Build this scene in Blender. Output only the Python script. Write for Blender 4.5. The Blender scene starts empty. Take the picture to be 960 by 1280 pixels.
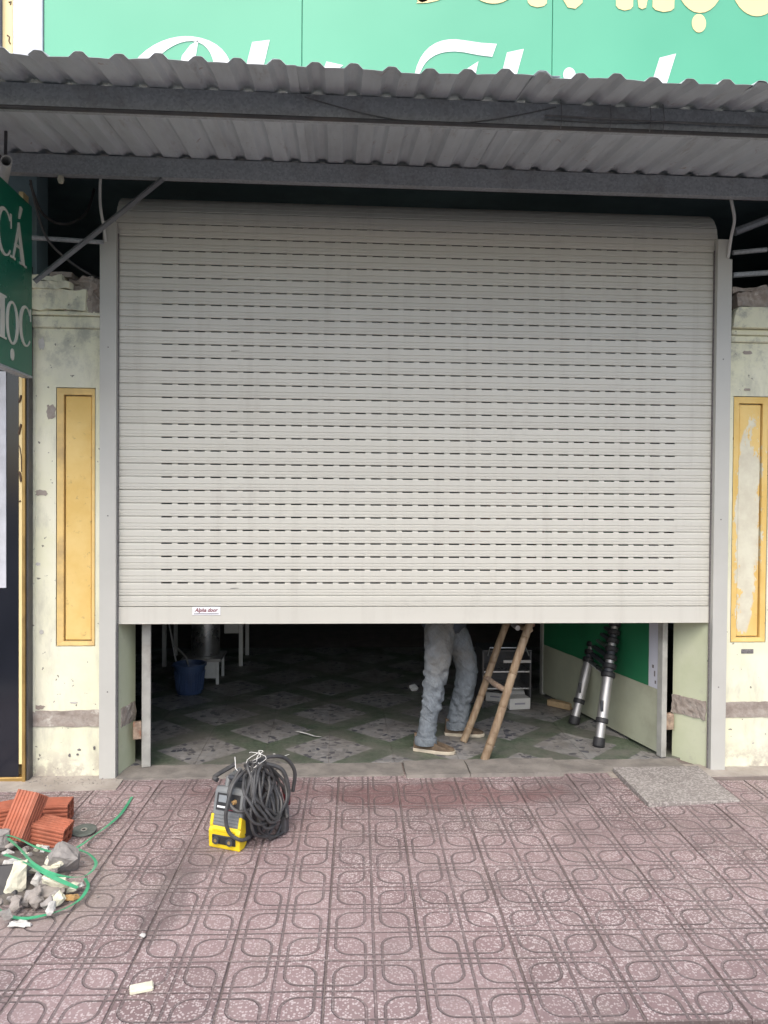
import bpy, bmesh, math, random
from mathutils import Vector, Matrix, noise as mnoise
R = math.radians
random.seed(7)
scene = bpy.context.scene
col = scene.collection

# ---------------------------------------------------------------- camera
F_PX, CAM = 950.0, Vector((0.0, -4.3878, 1.6))
YAW, PITCH, ROLL = 0.0620, 0.0156, 0.0076
cy, sy, cp, sp = math.cos(YAW), math.sin(YAW), math.cos(PITCH), math.sin(PITCH)
FWD = Vector((sy * cp, cy * cp, -sp)); R0 = Vector((cy, -sy, 0)); D0 = FWD.cross(R0)
RIGHT = R0 * math.cos(ROLL) - D0 * math.sin(ROLL); DOWN = R0 * math.sin(ROLL) + D0 * math.cos(ROLL)
cam_data = bpy.data.cameras.new('camera'); cam = bpy.data.objects.new('camera', cam_data); col.objects.link(cam)
cam.matrix_world = Matrix(((RIGHT.x, -DOWN.x, -FWD.x, CAM.x), (RIGHT.y, -DOWN.y, -FWD.y, CAM.y), (RIGHT.z, -DOWN.z, -FWD.z, CAM.z), (0, 0, 0, 1)))
cam_data.sensor_fit = 'HORIZONTAL'; cam_data.sensor_width = 36; cam_data.lens = 36 * F_PX / 960
cam_data.clip_start = 0.05; cam_data.clip_end = 2000
scene.camera = cam
# ---------------------------------------------------------------- light
SUN_EL, SUN_AZ = R(52), R(-14)          # sun stands behind the viewer, a little to the left
world = bpy.data.worlds.new('World'); scene.world = world; world.use_nodes = True
wn = world.node_tree; bg = wn.nodes['Background']; sky = wn.nodes.new('ShaderNodeTexSky')
sky.sky_type = 'NISHITA'; sky.sun_disc = False; sky.sun_elevation = SUN_EL
sky.sun_rotation = math.pi + SUN_AZ * -1
sky.air_density = 1.0; sky.dust_density = 3.2; sky.ozone_density = 1.0
wn.links.new(sky.outputs[0], bg.inputs[0]); bg.inputs[1].default_value = 0.145
sd = bpy.data.lights.new('sun', 'SUN'); sd.energy = 1.5; sd.angle = R(60); sd.color = (1, 0.95, 0.87)
sun = bpy.data.objects.new('sun', sd); col.objects.link(sun)
sdir = Vector((math.sin(SUN_AZ) * math.cos(SUN_EL), -math.cos(SUN_AZ) * math.cos(SUN_EL), math.sin(SUN_EL)))
sun.rotation_euler = sdir.to_track_quat('Z', 'Y').to_euler(); sun.location = (0, -6, 8)
vs = scene.view_settings; vs.view_transform = 'Standard'; vs.look = 'None'; vs.gamma = 1; vs.exposure = 0.82
try: vs.use_curve_mapping = False
except Exception: pass

# ---------------------------------------------------------------- where a point of the survey picture lies in the place
def ray(x, y): return RIGHT * ((x - 480) / F_PX) + DOWN * ((y - 640) / F_PX) + FWD
def at(x, y, Y):
    k = ray(x, y); return CAM + k * ((Y - CAM.y) / k.y)
def gr(x, y, z=0.0):
    k = ray(x, y); return CAM + k * ((z - CAM.z) / k.z)

# ---------------------------------------------------------------- mesh helpers
class MB:
    def __init__(s): s.v = []; s.f = []
    def add(s, vs, fs):
        o = len(s.v); s.v += [Vector(v) for v in vs]; s.f += [tuple(i + o for i in f) for f in fs]; return s
    def box(s, x0, x1, y0, y1, z0, z1):
        return s.add([(x0, y0, z0), (x1, y0, z0), (x1, y1, z0), (x0, y1, z0), (x0, y0, z1), (x1, y0, z1), (x1, y1, z1), (x0, y1, z1)],
                     [(0, 3, 2, 1), (4, 5, 6, 7), (0, 1, 5, 4), (1, 2, 6, 5), (2, 3, 7, 6), (3, 0, 4, 7)])
    def prism(s, poly, a, b, axis='z'):
        # poly CCW in (x,y) / (x,z) / (y,z)
        def P(u, v, w): return {'z': (u, v, w), 'y': (u, w, v), 'x': (w, u, v)}[axis]
        n = len(poly)
        vs = [P(u, v, a) for u, v in poly] + [P(u, v, b) for u, v in poly]
        fs = [tuple(range(n))[::-1], tuple(range(n, 2 * n))] + [(i, (i + 1) % n, n + (i + 1) % n, n + i) for i in range(n)]
        return s.add(vs, fs)
    def tube(s, pts, r, n=10, caps=True, flat=1.0):
        pts = [Vector(p) for p in pts]; m = len(pts)
        rr = r if isinstance(r, (list, tuple)) else [r] * m
        T = []
        for i in range(m):
            d = pts[min(i + 1, m - 1)] - pts[max(i - 1, 0)]; T.append(d.normalized())
        up = Vector((0, 0, 1)) if abs(T[0].z) < 0.9 else Vector((0, 1, 0))
        nrm = (up - T[0] * up.dot(T[0])).normalized(); vs = []
        for i in range(m):
            nrm = (nrm - T[i] * nrm.dot(T[i])).normalized(); b = T[i].cross(nrm)
            for k in range(n):
                a = 2 * math.pi * k / n
                vs.append(pts[i] + (nrm * math.cos(a) * flat + b * math.sin(a)) * rr[i])
        fs = [(i * n + k, i * n + (k + 1) % n, (i + 1) * n + (k + 1) % n, (i + 1) * n + k) for i in range(m - 1) for k in range(n)]
        if caps: fs += [tuple(range(n))[::-1], tuple((m - 1) * n + k for k in range(n))]
        return s.add(vs, fs)
    def lathe(s, prof, c=(0, 0, 0), n=24):
        c = Vector(c); vs = []; m = len(prof)
        for r, z in prof:
            for k in range(n):
                a = 2 * math.pi * k / n; vs.append(c + Vector((r * math.cos(a), r * math.sin(a), z)))
        fs = [(i * n + k, i * n + (k + 1) % n, (i + 1) * n + (k + 1) % n, (i + 1) * n + k) for i in range(m - 1) for k in range(n)]
        return s.add(vs, fs)
    def ribbon(s, pts, w, t=0.0008):
        pts = [Vector(p) for p in pts]; m = len(pts); vs = []
        for i in range(m):
            d = (pts[min(i + 1, m - 1)] - pts[max(i - 1, 0)]).normalized()
            tw = 0.35 * math.sin(i * 0.23)
            sd_ = d.cross(Vector((0, 0, 1))).normalized(); upv = sd_.cross(d)
            sd_ = sd_ * math.cos(tw) + upv * math.sin(tw); upv = sd_.cross(d)
            for a, b in ((-1, -1), (1, -1), (1, 1), (-1, 1)): vs.append(pts[i] + sd_ * (a * w / 2) + upv * (b * t))
        fs = [(i * 4 + k, i * 4 + (k + 1) % 4, (i + 1) * 4 + (k + 1) % 4, (i + 1) * 4 + k) for i in range(m - 1) for k in range(4)]
        fs += [(3, 2, 1, 0), tuple((m - 1) * 4 + k for k in range(4))]
        return s.add(vs, fs)
    def rough(s, x0, x1, y0, y1, z0, z1, step, amp, seed=0, sc=14.0):
        """a box with a broken, uneven surface"""
        bm = bmesh.new(); bmesh.ops.create_cube(bm, size=1)
        for v in bm.verts: v.co = Vector((x0 + (v.co.x + .5) * (x1 - x0), y0 + (v.co.y + .5) * (y1 - y0), z0 + (v.co.z + .5) * (z1 - z0)))
        for _ in range(9):
            L = [e for e in bm.edges if e.calc_length() > step * 1.5]
            if not L: break
            bmesh.ops.subdivide_edges(bm, edges=L, cuts=1, use_grid_fill=True)
        off = Vector((seed * 3.1, seed * 1.7, seed))
        for v in bm.verts: v.co += mnoise.noise_vector(v.co * sc + off) * amp + mnoise.noise_vector(v.co * sc * 3 + off) * amp * .5
        bm.verts.index_update()
        s.add([v.co.copy() for v in bm.verts], [tuple(v.index for v in f.verts) for f in bm.faces]); bm.free(); return s
    def rock(s, c, sz, seed, n=16, rot=None):
        rnd = random.Random(seed); bm = bmesh.new()
        for _ in range(n):
            p = Vector((rnd.gauss(0, 1), rnd.gauss(0, 1), rnd.gauss(0, 1))).normalized() * rnd.uniform(.8, 1.1)
            p = Vector((max(-.75, min(.75, p.x)), max(-.75, min(.75, p.y)), max(-.75, min(.75, p.z))))
            bm.verts.new((p.x * sz[0], p.y * sz[1], p.z * sz[2]))
        g = bmesh.ops.convex_hull(bm, input=bm.verts)
        bmesh.ops.delete(bm, geom=[v for v in bm.verts if not v.link_faces], context='VERTS')
        M = Matrix.Translation(Vector(c)) @ (rot.to_4x4() if rot else Matrix.Identity(4))
        bm.verts.index_update()
        s.add([M @ v.co for v in bm.verts], [tuple(v.index for v in f.verts) for f in bm.faces]); bm.free(); return s
    def xf(s, M): s.v = [M @ v for v in s.v]; return s
def origin(o):
    p = Vector((0, 0, 0))
    while o is not None: p += o.location; o = o.parent
    return p
def part(name, mb, mat, parent=None, smooth=False, bevel=0.0, loc=None, segs=1):
    """links an MB as ONE mesh object; coordinates are the place's own"""
    me = bpy.data.meshes.new(name)
    o0 = origin(parent) if parent else (Vector(loc) if loc is not None else Vector((0, 0, 0)))
    me.from_pydata([tuple(v - o0) for v in mb.v], [], mb.f); me.update()
    bm = bmesh.new(); bm.from_mesh(me)
    bmesh.ops.recalc_face_normals(bm, faces=bm.faces)
    if bevel:
        ed = [e for e in bm.edges if len(e.link_faces) == 2 and e.calc_face_angle(0) > R(35)]
        bmesh.ops.bevel(bm, geom=ed, offset=bevel, segments=segs, affect='EDGES', profile=.6, clamp_overlap=True)
    bm.to_mesh(me); bm.free()
    if smooth:
        for p in me.polygons: p.use_smooth = True
        me.set_sharp_from_angle(angle=R(40))
    me.materials.append(mat)
    o = bpy.data.objects.new(name, me); col.objects.link(o)
    if parent: o.parent = parent
    elif loc is not None: o.location = loc
    return o
def inst(src, name, parent, loc, rot=(0, 0, 0)):
    o = bpy.data.objects.new(name, src.data); col.objects.link(o); o.parent = parent; o.location = loc; o.rotation_euler = rot; return o
def thing(name, label, cat, loc=(0, 0, 0), group=None):
    o = bpy.data.objects.new(name, None); col.objects.link(o); o.location = loc; o.empty_display_size = .1
    o['label'] = label; o['category'] = cat
    if group: o['group'] = group
    return o
def tag(o, label, cat, group=None):
    o['label'] = label; o['category'] = cat
    if group: o['group'] = group
    return o
def struct(o): o['kind'] = 'structure'; return o

# ---------------------------------------------------------------- node helpers
class S:
    def __init__(s, nt, sock): s.nt = nt; s.k = sock
    def _m(s, op, b=None, c=None):
        n = s.nt.nodes.new('ShaderNodeMath'); n.operation = op
        for i, q in enumerate((s, b, c)):
            if q is None: continue
            if isinstance(q, S): s.nt.links.new(q.k, n.inputs[i])
            else: n.inputs[i].default_value = q
        return S(s.nt, n.outputs[0])
    def __add__(s, b): return s._m('ADD', b)
    def __radd__(s, b): return s._m('ADD', b)
    def __sub__(s, b): return s._m('SUBTRACT', b)
    def __rsub__(s, b): return (s * -1) + b
    def __mul__(s, b): return s._m('MULTIPLY', b)
    def __rmul__(s, b): return s._m('MULTIPLY', b)
    def __truediv__(s, b): return s._m('DIVIDE', b)
    def abs(s): return s._m('ABSOLUTE')
    def max(s, b): return s._m('MAXIMUM', b)
    def min(s, b): return s._m('MINIMUM', b)
    def sqrt(s): return s._m('SQRT')
    def gt(s, b): return s._m('GREATER_THAN', b)
    def lt(s, b): return s._m('LESS_THAN', b)
    def sign(s): return s._m('SIGN')
    def floor(s): return s._m('FLOOR')
    def fract(s): return s._m('FRACT')
    def smooth(s, a, b, lo=0.0, hi=1.0):
        n = s.nt.nodes.new('ShaderNodeMapRange'); n.interpolation_type = 'SMOOTHSTEP'
        s.nt.links.new(s.k, n.inputs[0]); n.inputs[1].default_value = a; n.inputs[2].default_value = b
        n.inputs[3].default_value = lo; n.inputs[4].default_value = hi
        return S(s.nt, n.outputs[0])
class NT:
    """a procedural material under construction"""
    def __init__(s, name):
        s.m = bpy.data.materials.new(name); s.m.use_nodes = True; s.nt = s.m.node_tree; s.b = s.nt.nodes['Principled BSDF']
    def link(s, a, b): s.nt.links.new(a.k if isinstance(a, S) else a, b)
    def pos(s, obj=False):
        if obj: return S(s.nt, s.nt.nodes.new('ShaderNodeTexCoord').outputs['Object'])
        return S(s.nt, s.nt.nodes.new('ShaderNodeNewGeometry').outputs['Position'])
    def xyz(s, v):
        n = s.nt.nodes.new('ShaderNodeSeparateXYZ'); s.link(v, n.inputs[0]); return [S(s.nt, n.outputs[i]) for i in range(3)]
    def vec(s, x, y, z):
        n = s.nt.nodes.new('ShaderNodeCombineXYZ')
        for i, q in enumerate((x, y, z)):
            if isinstance(q, S): s.link(q, n.inputs[i])
            else: n.inputs[i].default_value = q
        return S(s.nt, n.outputs[0])
    def scale(s, v, k):
        n = s.nt.nodes.new('ShaderNodeVectorMath'); n.operation = 'MULTIPLY'; s.link(v, n.inputs[0]); n.inputs[1].default_value = k; return S(s.nt, n.outputs[0])
    def rnd(s): return S(s.nt, s.nt.nodes.new('ShaderNodeObjectInfo').outputs['Random'])
    def noise(s, v, sc, det=4, ro=.55, dist=0.0):
        n = s.nt.nodes.new('ShaderNodeTexNoise'); s.link(v, n.inputs['Vector']); n.inputs['Scale'].default_value = sc
        n.inputs['Detail'].default_value = det; n.inputs['Roughness'].default_value = ro; n.inputs['Distortion'].default_value = dist
        return S(s.nt, n.outputs[0])
    def vor(s, v, sc, feat='F1', out=0, rand=1.0):
        n = s.nt.nodes.new('ShaderNodeTexVoronoi'); n.feature = feat; s.link(v, n.inputs['Vector']); n.inputs['Scale'].default_value = sc
        n.inputs['Randomness'].default_value = rand
        return S(s.nt, n.outputs[out])
    def mix(s, f, a, b, mode='MIX'):
        n = s.nt.nodes.new('ShaderNodeMix'); n.data_type = 'RGBA'; n.blend_type = mode
        for q, i in ((f, 0), (a, 6), (b, 7)):
            if isinstance(q, S): s.link(q, n.inputs[i])
            elif i == 0: n.inputs[0].default_value = q
            else: n.inputs[i].default_value = (*q, 1)
        return S(s.nt, n.outputs[2])
    def bright(s, c, f):
        n = s.nt.nodes.new('ShaderNodeVectorMath'); n.operation = 'SCALE'
        s.link(c, n.inputs[0]); s.link(f, n.inputs['Scale']); return S(s.nt, n.outputs[0])
    def rgb(s, c):
        n = s.nt.nodes.new('ShaderNodeRGB'); n.outputs[0].default_value = (*c, 1); return S(s.nt, n.outputs[0])
    def bump(s, h, strength=.3, dist=.01):
        n = s.nt.nodes.new('ShaderNodeBump'); n.inputs['Strength'].default_value = strength; n.inputs['Distance'].default_value = dist
        s.link(h, n.inputs['Height']); s.link(n.outputs[0], s.b.inputs['Normal'])
    def out(s, colr, rough=.6, metal=0.0, spec=None):
        if isinstance(colr, S): s.link(colr, s.b.inputs['Base Color'])
        else: s.b.inputs['Base Color'].default_value = (*colr, 1)
        if isinstance(rough, S): s.link(rough, s.b.inputs['Roughness'])
        else: s.b.inputs['Roughness'].default_value = rough
        s.b.inputs['Metallic'].default_value = metal
        if spec is not None: s.b.inputs['Specular IOR Level'].default_value = spec
        return s.m
def simple(name, c, rough=.6, metal=0.0, var=.12, sc=9.0, bump=.12, bsc=60.0, dirt=None, dirtamt=.4, spec=None, obj=False):
    n = NT(name); p = n.pos(obj)
    a = n.noise(p, sc, 5, .6)
    c1 = n.mix(a.smooth(.3, .7), tuple(x * (1 - var) for x in c), tuple(min(1, x * (1 + var)) for x in c))
    if dirt:
        d = n.noise(p, sc * .45, 8, .65).smooth(.48, .72) * dirtamt
        c1 = n.mix(d, c1, dirt)
    if bump: n.bump(n.noise(p, bsc, 4, .6), bump, .004)
    return n.out(c1, a.smooth(.2, .8, max(.05, rough - .08), min(1, rough + .08)), metal, spec)

M = {}
def shutter_paint():
    n = NT('shutter_paint'); p = n.pos(); x, y, z = n.xyz(p)
    c = n.bright(n.rgb((.58, .572, .515)), n.rnd() * .06 + .97)
    st = n.noise(n.vec(x * 5, y, z * .35), 2.2, 7, .65).smooth(.48, .78); c = n.mix(st * .28, c, (.40, .375, .33))      # dust runs
    sm = n.noise(p, 2.6, 5, .6).smooth(.56, .72) * n.noise(p, 24, 4, .65).smooth(.35, .7); c = n.mix(sm * .22, c, (.36, .34, .31))  # hand marks
    c = n.mix(n.noise(p, 70, 3, .6).smooth(.70, .74) * .35, c, (.26, .245, .22))
    n.bump(n.noise(n.vec(x, y, z * 3), 1.6, 3, .5), .12, .02)
    return n.out(c, n.noise(p, 3, 4).smooth(.3, .7, .36, .52))
M['steel_white'] = shutter_paint()
M['rail_paint'] = simple('rail_paint', (.49, .49, .455), .4, 0, .03, 3, .02, 40, (.33, .31, .28), .15)
M['zinc'] = None; M['brace'] = simple('dull_steel', (.17, .18, .19), .6, .1, .15, 9, .1, 60); M['wire'] = simple('dusty_wire', (.19, .195, .20), .6, 0, .2, 20, .05)
M['black_rubber'] = simple('black_rubber', (.022, .022, .024), .55, 0, .2, 30, .1, 200)
M['cable_grey'] = simple('cable_grey', (.05, .05, .052), .5, 0, .25, 25, .1, 200, (.14, .13, .12), .4)
M['dark_metal'] = simple('dark_metal', (.07, .07, .075), .5, .2, .2, 12, .1, 90, (.14, .11, .09), .4)
M['aluminium'] = simple('aluminium', (.44, .43, .42), .45, .75, .06, 14, .05, 120, (.35, .33, .30), .3)
M['stainless'] = simple('stainless', (.55, .55, .55), .3, .9, .08, 8, .04, 90)
M['white_plastic'] = simple('white_plastic', (.62, .62, .60), .45, 0, .06, 12, .03, 90, (.4, .37, .33), .3)
M['paper'] = simple('paper', (.75, .74, .71), .8, 0, .05, 20, .1, 90)
M['room_paint'] = simple('room_paint', (.22, .31, .34), .85, 0, .15, 2, .1, 20, (.14, .17, .17), .5)
M['blue_plastic'] = simple('blue_plastic', (.045, .075, .16), .4, 0, .1, 12, .05, 60)
M['red_plastic'] = simple('red_plastic', (.12, .012, .018), .4, 0, .1, 12, .05, 60)
M['gold'] = simple('gold_frame', (.42, .28, .10), .34, .6, .15, 10, .05, 80, (.2, .14, .08), .4)
M['yellow_plastic'] = simple('yellow_plastic', (.78, .56, .015), .42, 0, .06, 20, .05, 120, (.25, .2, .1), .25)
M['grey_plastic'] = simple('grey_plastic', (.17, .18, .185), .5, 0, .1, 25, .08, 200, (.28, .26, .24), .3)
M['dark_plastic'] = simple('dark_plastic', (.045, .05, .06), .5, 0, .12, 25, .08, 200, (.16, .15, .14), .35)
M['brick'] = simple('clay_brick', (.36, .112, .062), .8, 0, .16, 14, .3, 90, (.5, .2, .13), .5)
M['strap'] = simple('green_strap', (.06, .34, .17), .5, 0, .12, 16, .03, 90, (.25, .45, .32), .4)
M['disc'] = simple('grinding_disc', (.10, .115, .10), .75, 0, .2, 40, .3, 300, (.2, .2, .18), .4)
M['leaf_green'] = simple('leaf_green', (.02, .16, .07), .45, 0, .1, 5, .04, 30)
M['leaf_pale'] = simple('leaf_pale', (.42, .44, .33), .6, 0, .08, 4, .1, 40, (.25, .23, .17), .55)
M['stile_grey'] = simple('stile_grey', (.40, .40, .37), .6, .1, .14, 9, .15, 60, (.16, .13, .10), .6)
M['rust'] = simple('rust', (.32, .24, .18), .85, 0, .3, 40, .4, 140, (.22, .07, .03), .8)
M['skin'] = simple('skin', (.36, .20, .13), .55, 0, .06, 20, .1, 200)
M['shirt'] = simple('shirt', (.035, .045, .06), .9, 0, .12, 14, .3, 300)
M['hair'] = simple('hair', (.015, .012, .01), .6, 0, .2, 60, .5, 200)
M['shoe'] = simple('shoe_canvas', (.10, .07, .045), .85, 0, .2, 25, .3, 200, (.3, .22, .14), .5)
M['sole'] = simple('shoe_sole', (.50, .44, .34), .8, 0, .1, 25, .1, 120, (.25, .2, .14), .4)
M['carton'] = simple('carton', (.55, .54, .51), .8, 0, .06, 12, .1, 90)
M['wood'] = simple('raw_wood', (.42, .30, .17), .75, 0, .15, 20, .2, 80)
M['sign_white'] = simple('sign_white', (.82, .83, .85), .4, 0, .02, 3, 0)
M['sign_yellow'] = simple('sign_yellow', (.86, .70, .36), .4, 0, .02, 3, 0)
M['sign_pale'] = simple('sign_pale_panel', (.55, .56, .62), .4, 0, .03, 2, .02, 30)
M['side_letter'] = simple('side_letter', (.62, .62, .56), .5, 0, .05, 6, 0)
M['label_red'] = simple('label_red', (.20, .02, .035), .5, 0, .05, 6, 0)
M['label_grey'] = simple('label_grey', (.25, .24, .28), .5, 0, .05, 60, 0)
M['mark_dark'] = simple('mark_dark', (.16, .15, .15), .7, 0, .4, 120, 0)
M['brown_scroll'] = simple('brown_scroll', (.10, .06, .03), .5, 0, .2, 20, .1, 60)
M['concrete_chunk'] = simple('concrete_chunk', (.27, .25, .235), .92, 0, .22, 22, .5, 110, (.38, .36, .33), .6)
M['plaster_chunk'] = simple('plaster_chunk', (.66, .64, .50), .85, 0, .1, 18, .3, 90, (.42, .38, .30), .5)
M['white_chunk'] = simple('white_chunk', (.54, .53, .50), .9, 0, .12, 18, .4, 90, (.4, .36, .32), .5)
M['tan_chunk'] = simple('tan_chunk', (.29, .26, .235), .9, 0, .16, 18, .4, 90)
M['ochre_chunk'] = simple('ochre_chunk', (.55, .34, .14), .9, 0, .16, 18, .4, 90)
M['denim'] = None

def zinc():
    n = NT('galvanised_steel'); p = n.pos()
    v = n.vor(p, 95, 'F1', 1); vx = n.xyz(v)[0]
    f = n.noise(p, 5, 6, .65)
    c = n.mix(vx, (.31, .335, .36), (.43, .46, .485)); c = n.mix(f.smooth(.5, .75) * .5, c, (.20, .19, .18))
    n.bump(n.noise(p, 80, 3), .1, .003)
    return n.out(c, .5, .15)
M['zinc'] = zinc()
def sheet_mat():
    n = NT('corrugated_sheet'); p = n.pos(); x, y, z = n.xyz(p)
    st = n.noise(n.vec(x * 7, y * 1.2, z), 1.6, 6, .65)
    c = n.mix(st.smooth(.3, .75), (.58, .63, .67), (.46, .495, .525))
    c = n.mix(n.noise(n.vec(x * 4, y * .8, z), 3.2, 8, .7).smooth(.56, .74) * .55, c, (.20, .155, .13)); c = n.mix(n.noise(p, 14, 6, .7).smooth(.64, .70) * .6, c, (.24, .12, .07))
    c = n.bright(c, n.rnd() * .16 + .92)
    n.bump(n.noise(p, 40, 3), .06, .003)
    return n.out(c, .45, .05)
M['sheet'] = sheet_mat()
def denim():
    n = NT('denim'); p = n.pos(); x, y, z = n.xyz(p)
    w = n.noise(n.vec(x * 4, y * 4, z), 40, 3, .6)
    c = n.mix(w.smooth(.3, .7), (.13, .15, .17), (.18, .205, .225))
    c = n.mix(z.smooth(.38, .62) * n.noise(p, 5, 5, .6).smooth(.30, .62) * .7, c, (.17, .155, .13))    # mud rubbed into the thighs
    c = n.mix(n.noise(p, 7, 4, .6).smooth(.45, .75) * .5, c, (.24, .27, .30))
    cr = n.noise(n.vec(x * 1.2, y * 1.2, z * 2.2 + x * 1.8), 8, 5, .6, 1.2)                            # creases
    n.bump(cr + w * .06, .75, .03)
    return n.out(c, .9)
M['denim'] = denim()
def bamboo():
    n = NT('bamboo'); p = n.pos(True); x, y, z = n.xyz(p)
    f = n.noise(n.vec(x * 30, y * 30, z * 3), 1.5, 5, .6)
    c = n.mix(f.smooth(.3, .7), (.19, .125, .072), (.31, .235, .155)); c = n.mix(n.noise(p, 12, 6, .65).smooth(.5, .72) * .7, c, (.14, .09, .05))
    n.bump(f, .2, .003)
    return n.out(c, .6)
M['bamboo'] = bamboo()
def glass_dark():
    n = NT('dark_door_glass'); p = n.pos()
    return n.out(n.mix(n.noise(p, 2, 4).smooth(.3, .7), (.006, .008, .014), (.012, .014, .022)), .12, 0, .6)
M['dark_glass'] = glass_dark()
def sign_green():
    n = NT('sign_green'); p = n.pos()
    c = n.mix(n.noise(p, .9, 3).smooth(.3, .7), (.085, .40, .25), (.105, .44, .28))
    return n.out(c, .38)
M['sign_green'] = sign_green()
M['side_green'] = simple('side_sign_green', (.012, .155, .095), .32, 0, .06, 2, .02, 20)

def paint_pillar():
    n = NT('old_cream_paint'); p = n.pos(); x, y, z = n.xyz(p)
    a = n.noise(p, 3.2, 6, .6); c = n.mix(a.smooth(.3, .7), (.72, .72, .53), (.78, .77, .62))
    # grey weathering, scuffs and bare plaster
    w = n.noise(n.vec(x * 2.2, y * 2, z * .8), 3.0, 8, .68).smooth(.47, .72); c = n.mix(w * .6, c, (.44, .44, .36))
    up = z.smooth(2.1, 2.6); c = n.mix(n.noise(p, 7, 8, .72).smooth(.47, .66) * up * .8, c, (.36, .37, .32))
    k = n.noise(p, 17, 5, .6).smooth(.685, .70); c = n.mix(k * .85, c, (.30, .27, .24))
    ch = n.noise(p, 33, 3, .5).smooth(.70, .715); c = n.mix(ch * .8, c, (.09, .08, .07))
    low = z.smooth(.22, .0) * n.noise(p, 9, 6, .7).smooth(.40, .62); c = n.mix(low, c, (.42, .38, .32))
    h = n.noise(p, 26, 6, .65) - k * .35 - ch * .5
    n.bump(h, .28, .006)
    return n.out(c, .82)
M['pillar'] = paint_pillar()
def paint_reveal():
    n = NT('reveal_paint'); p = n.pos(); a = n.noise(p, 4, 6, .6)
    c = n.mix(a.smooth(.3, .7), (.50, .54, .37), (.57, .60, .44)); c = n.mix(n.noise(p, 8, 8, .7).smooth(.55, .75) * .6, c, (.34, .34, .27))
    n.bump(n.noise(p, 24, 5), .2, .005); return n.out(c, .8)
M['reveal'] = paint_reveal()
def paint_yellow(peel):
    n = NT('old_yellow_paint' + ('_peeled' if peel else '')); p = n.pos(); x, y, z = n.xyz(p)
    a = n.noise(p, 4, 5, .6); c = n.mix(a.smooth(.3, .7), (.70, .47, .14), (.78, .57, .22))
    ed = n.noise(p, 20, 6, .7).smooth(.60, .72); c = n.mix(ed * .7, c, (.30, .20, .10))
    sc = n.noise(n.vec(x * 5, y, z * 22), 2, 5, .6).smooth(.66, .72); c = n.mix(sc * .5, c, (.40, .28, .12))
    h = n.noise(p, 30, 4)
    if peel:
        w = n.noise(n.vec(x * 1.6, y, z * .7), 7, 8, .72) - .5
        e = ((x - 2.480 + w * .26) / .078)._m('POWER', 2) + ((z - 1.46 + w * .9) / .62)._m('POWER', 2)
        k = e.smooth(1.06, .9); c = n.mix(k, c, n.mix(n.noise(p, 11, 6, .65).smooth(.3, .7), (.70, .68, .54), (.60, .56, .44))); h = h - k * .5
    n.bump(h, .2, .004)
    return n.out(c, .75)
M['frame_yellow'] = simple('frame_yellow', (.74, .53, .21), .75, 0, .1, 9, .3, 60, (.42, .29, .15), .75); M['yellow'] = paint_yellow(False); M['yellow_peel'] = paint_yellow(True)
def rough_plaster():
    n = NT('bare_plaster'); p = n.pos(); a = n.noise(p, 16, 8, .7)
    c = n.mix(a.smooth(.3, .7), (.26, .215, .185), (.40, .36, .32)); c = n.mix(n.noise(p, 9, 5, .6).smooth(.6, .7) * .8, c, (.62, .60, .54))
    n.bump(n.noise(p, 45, 6, .7), .6, .008); return n.out(c, .95)
M['plaster'] = rough_plaster()

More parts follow.
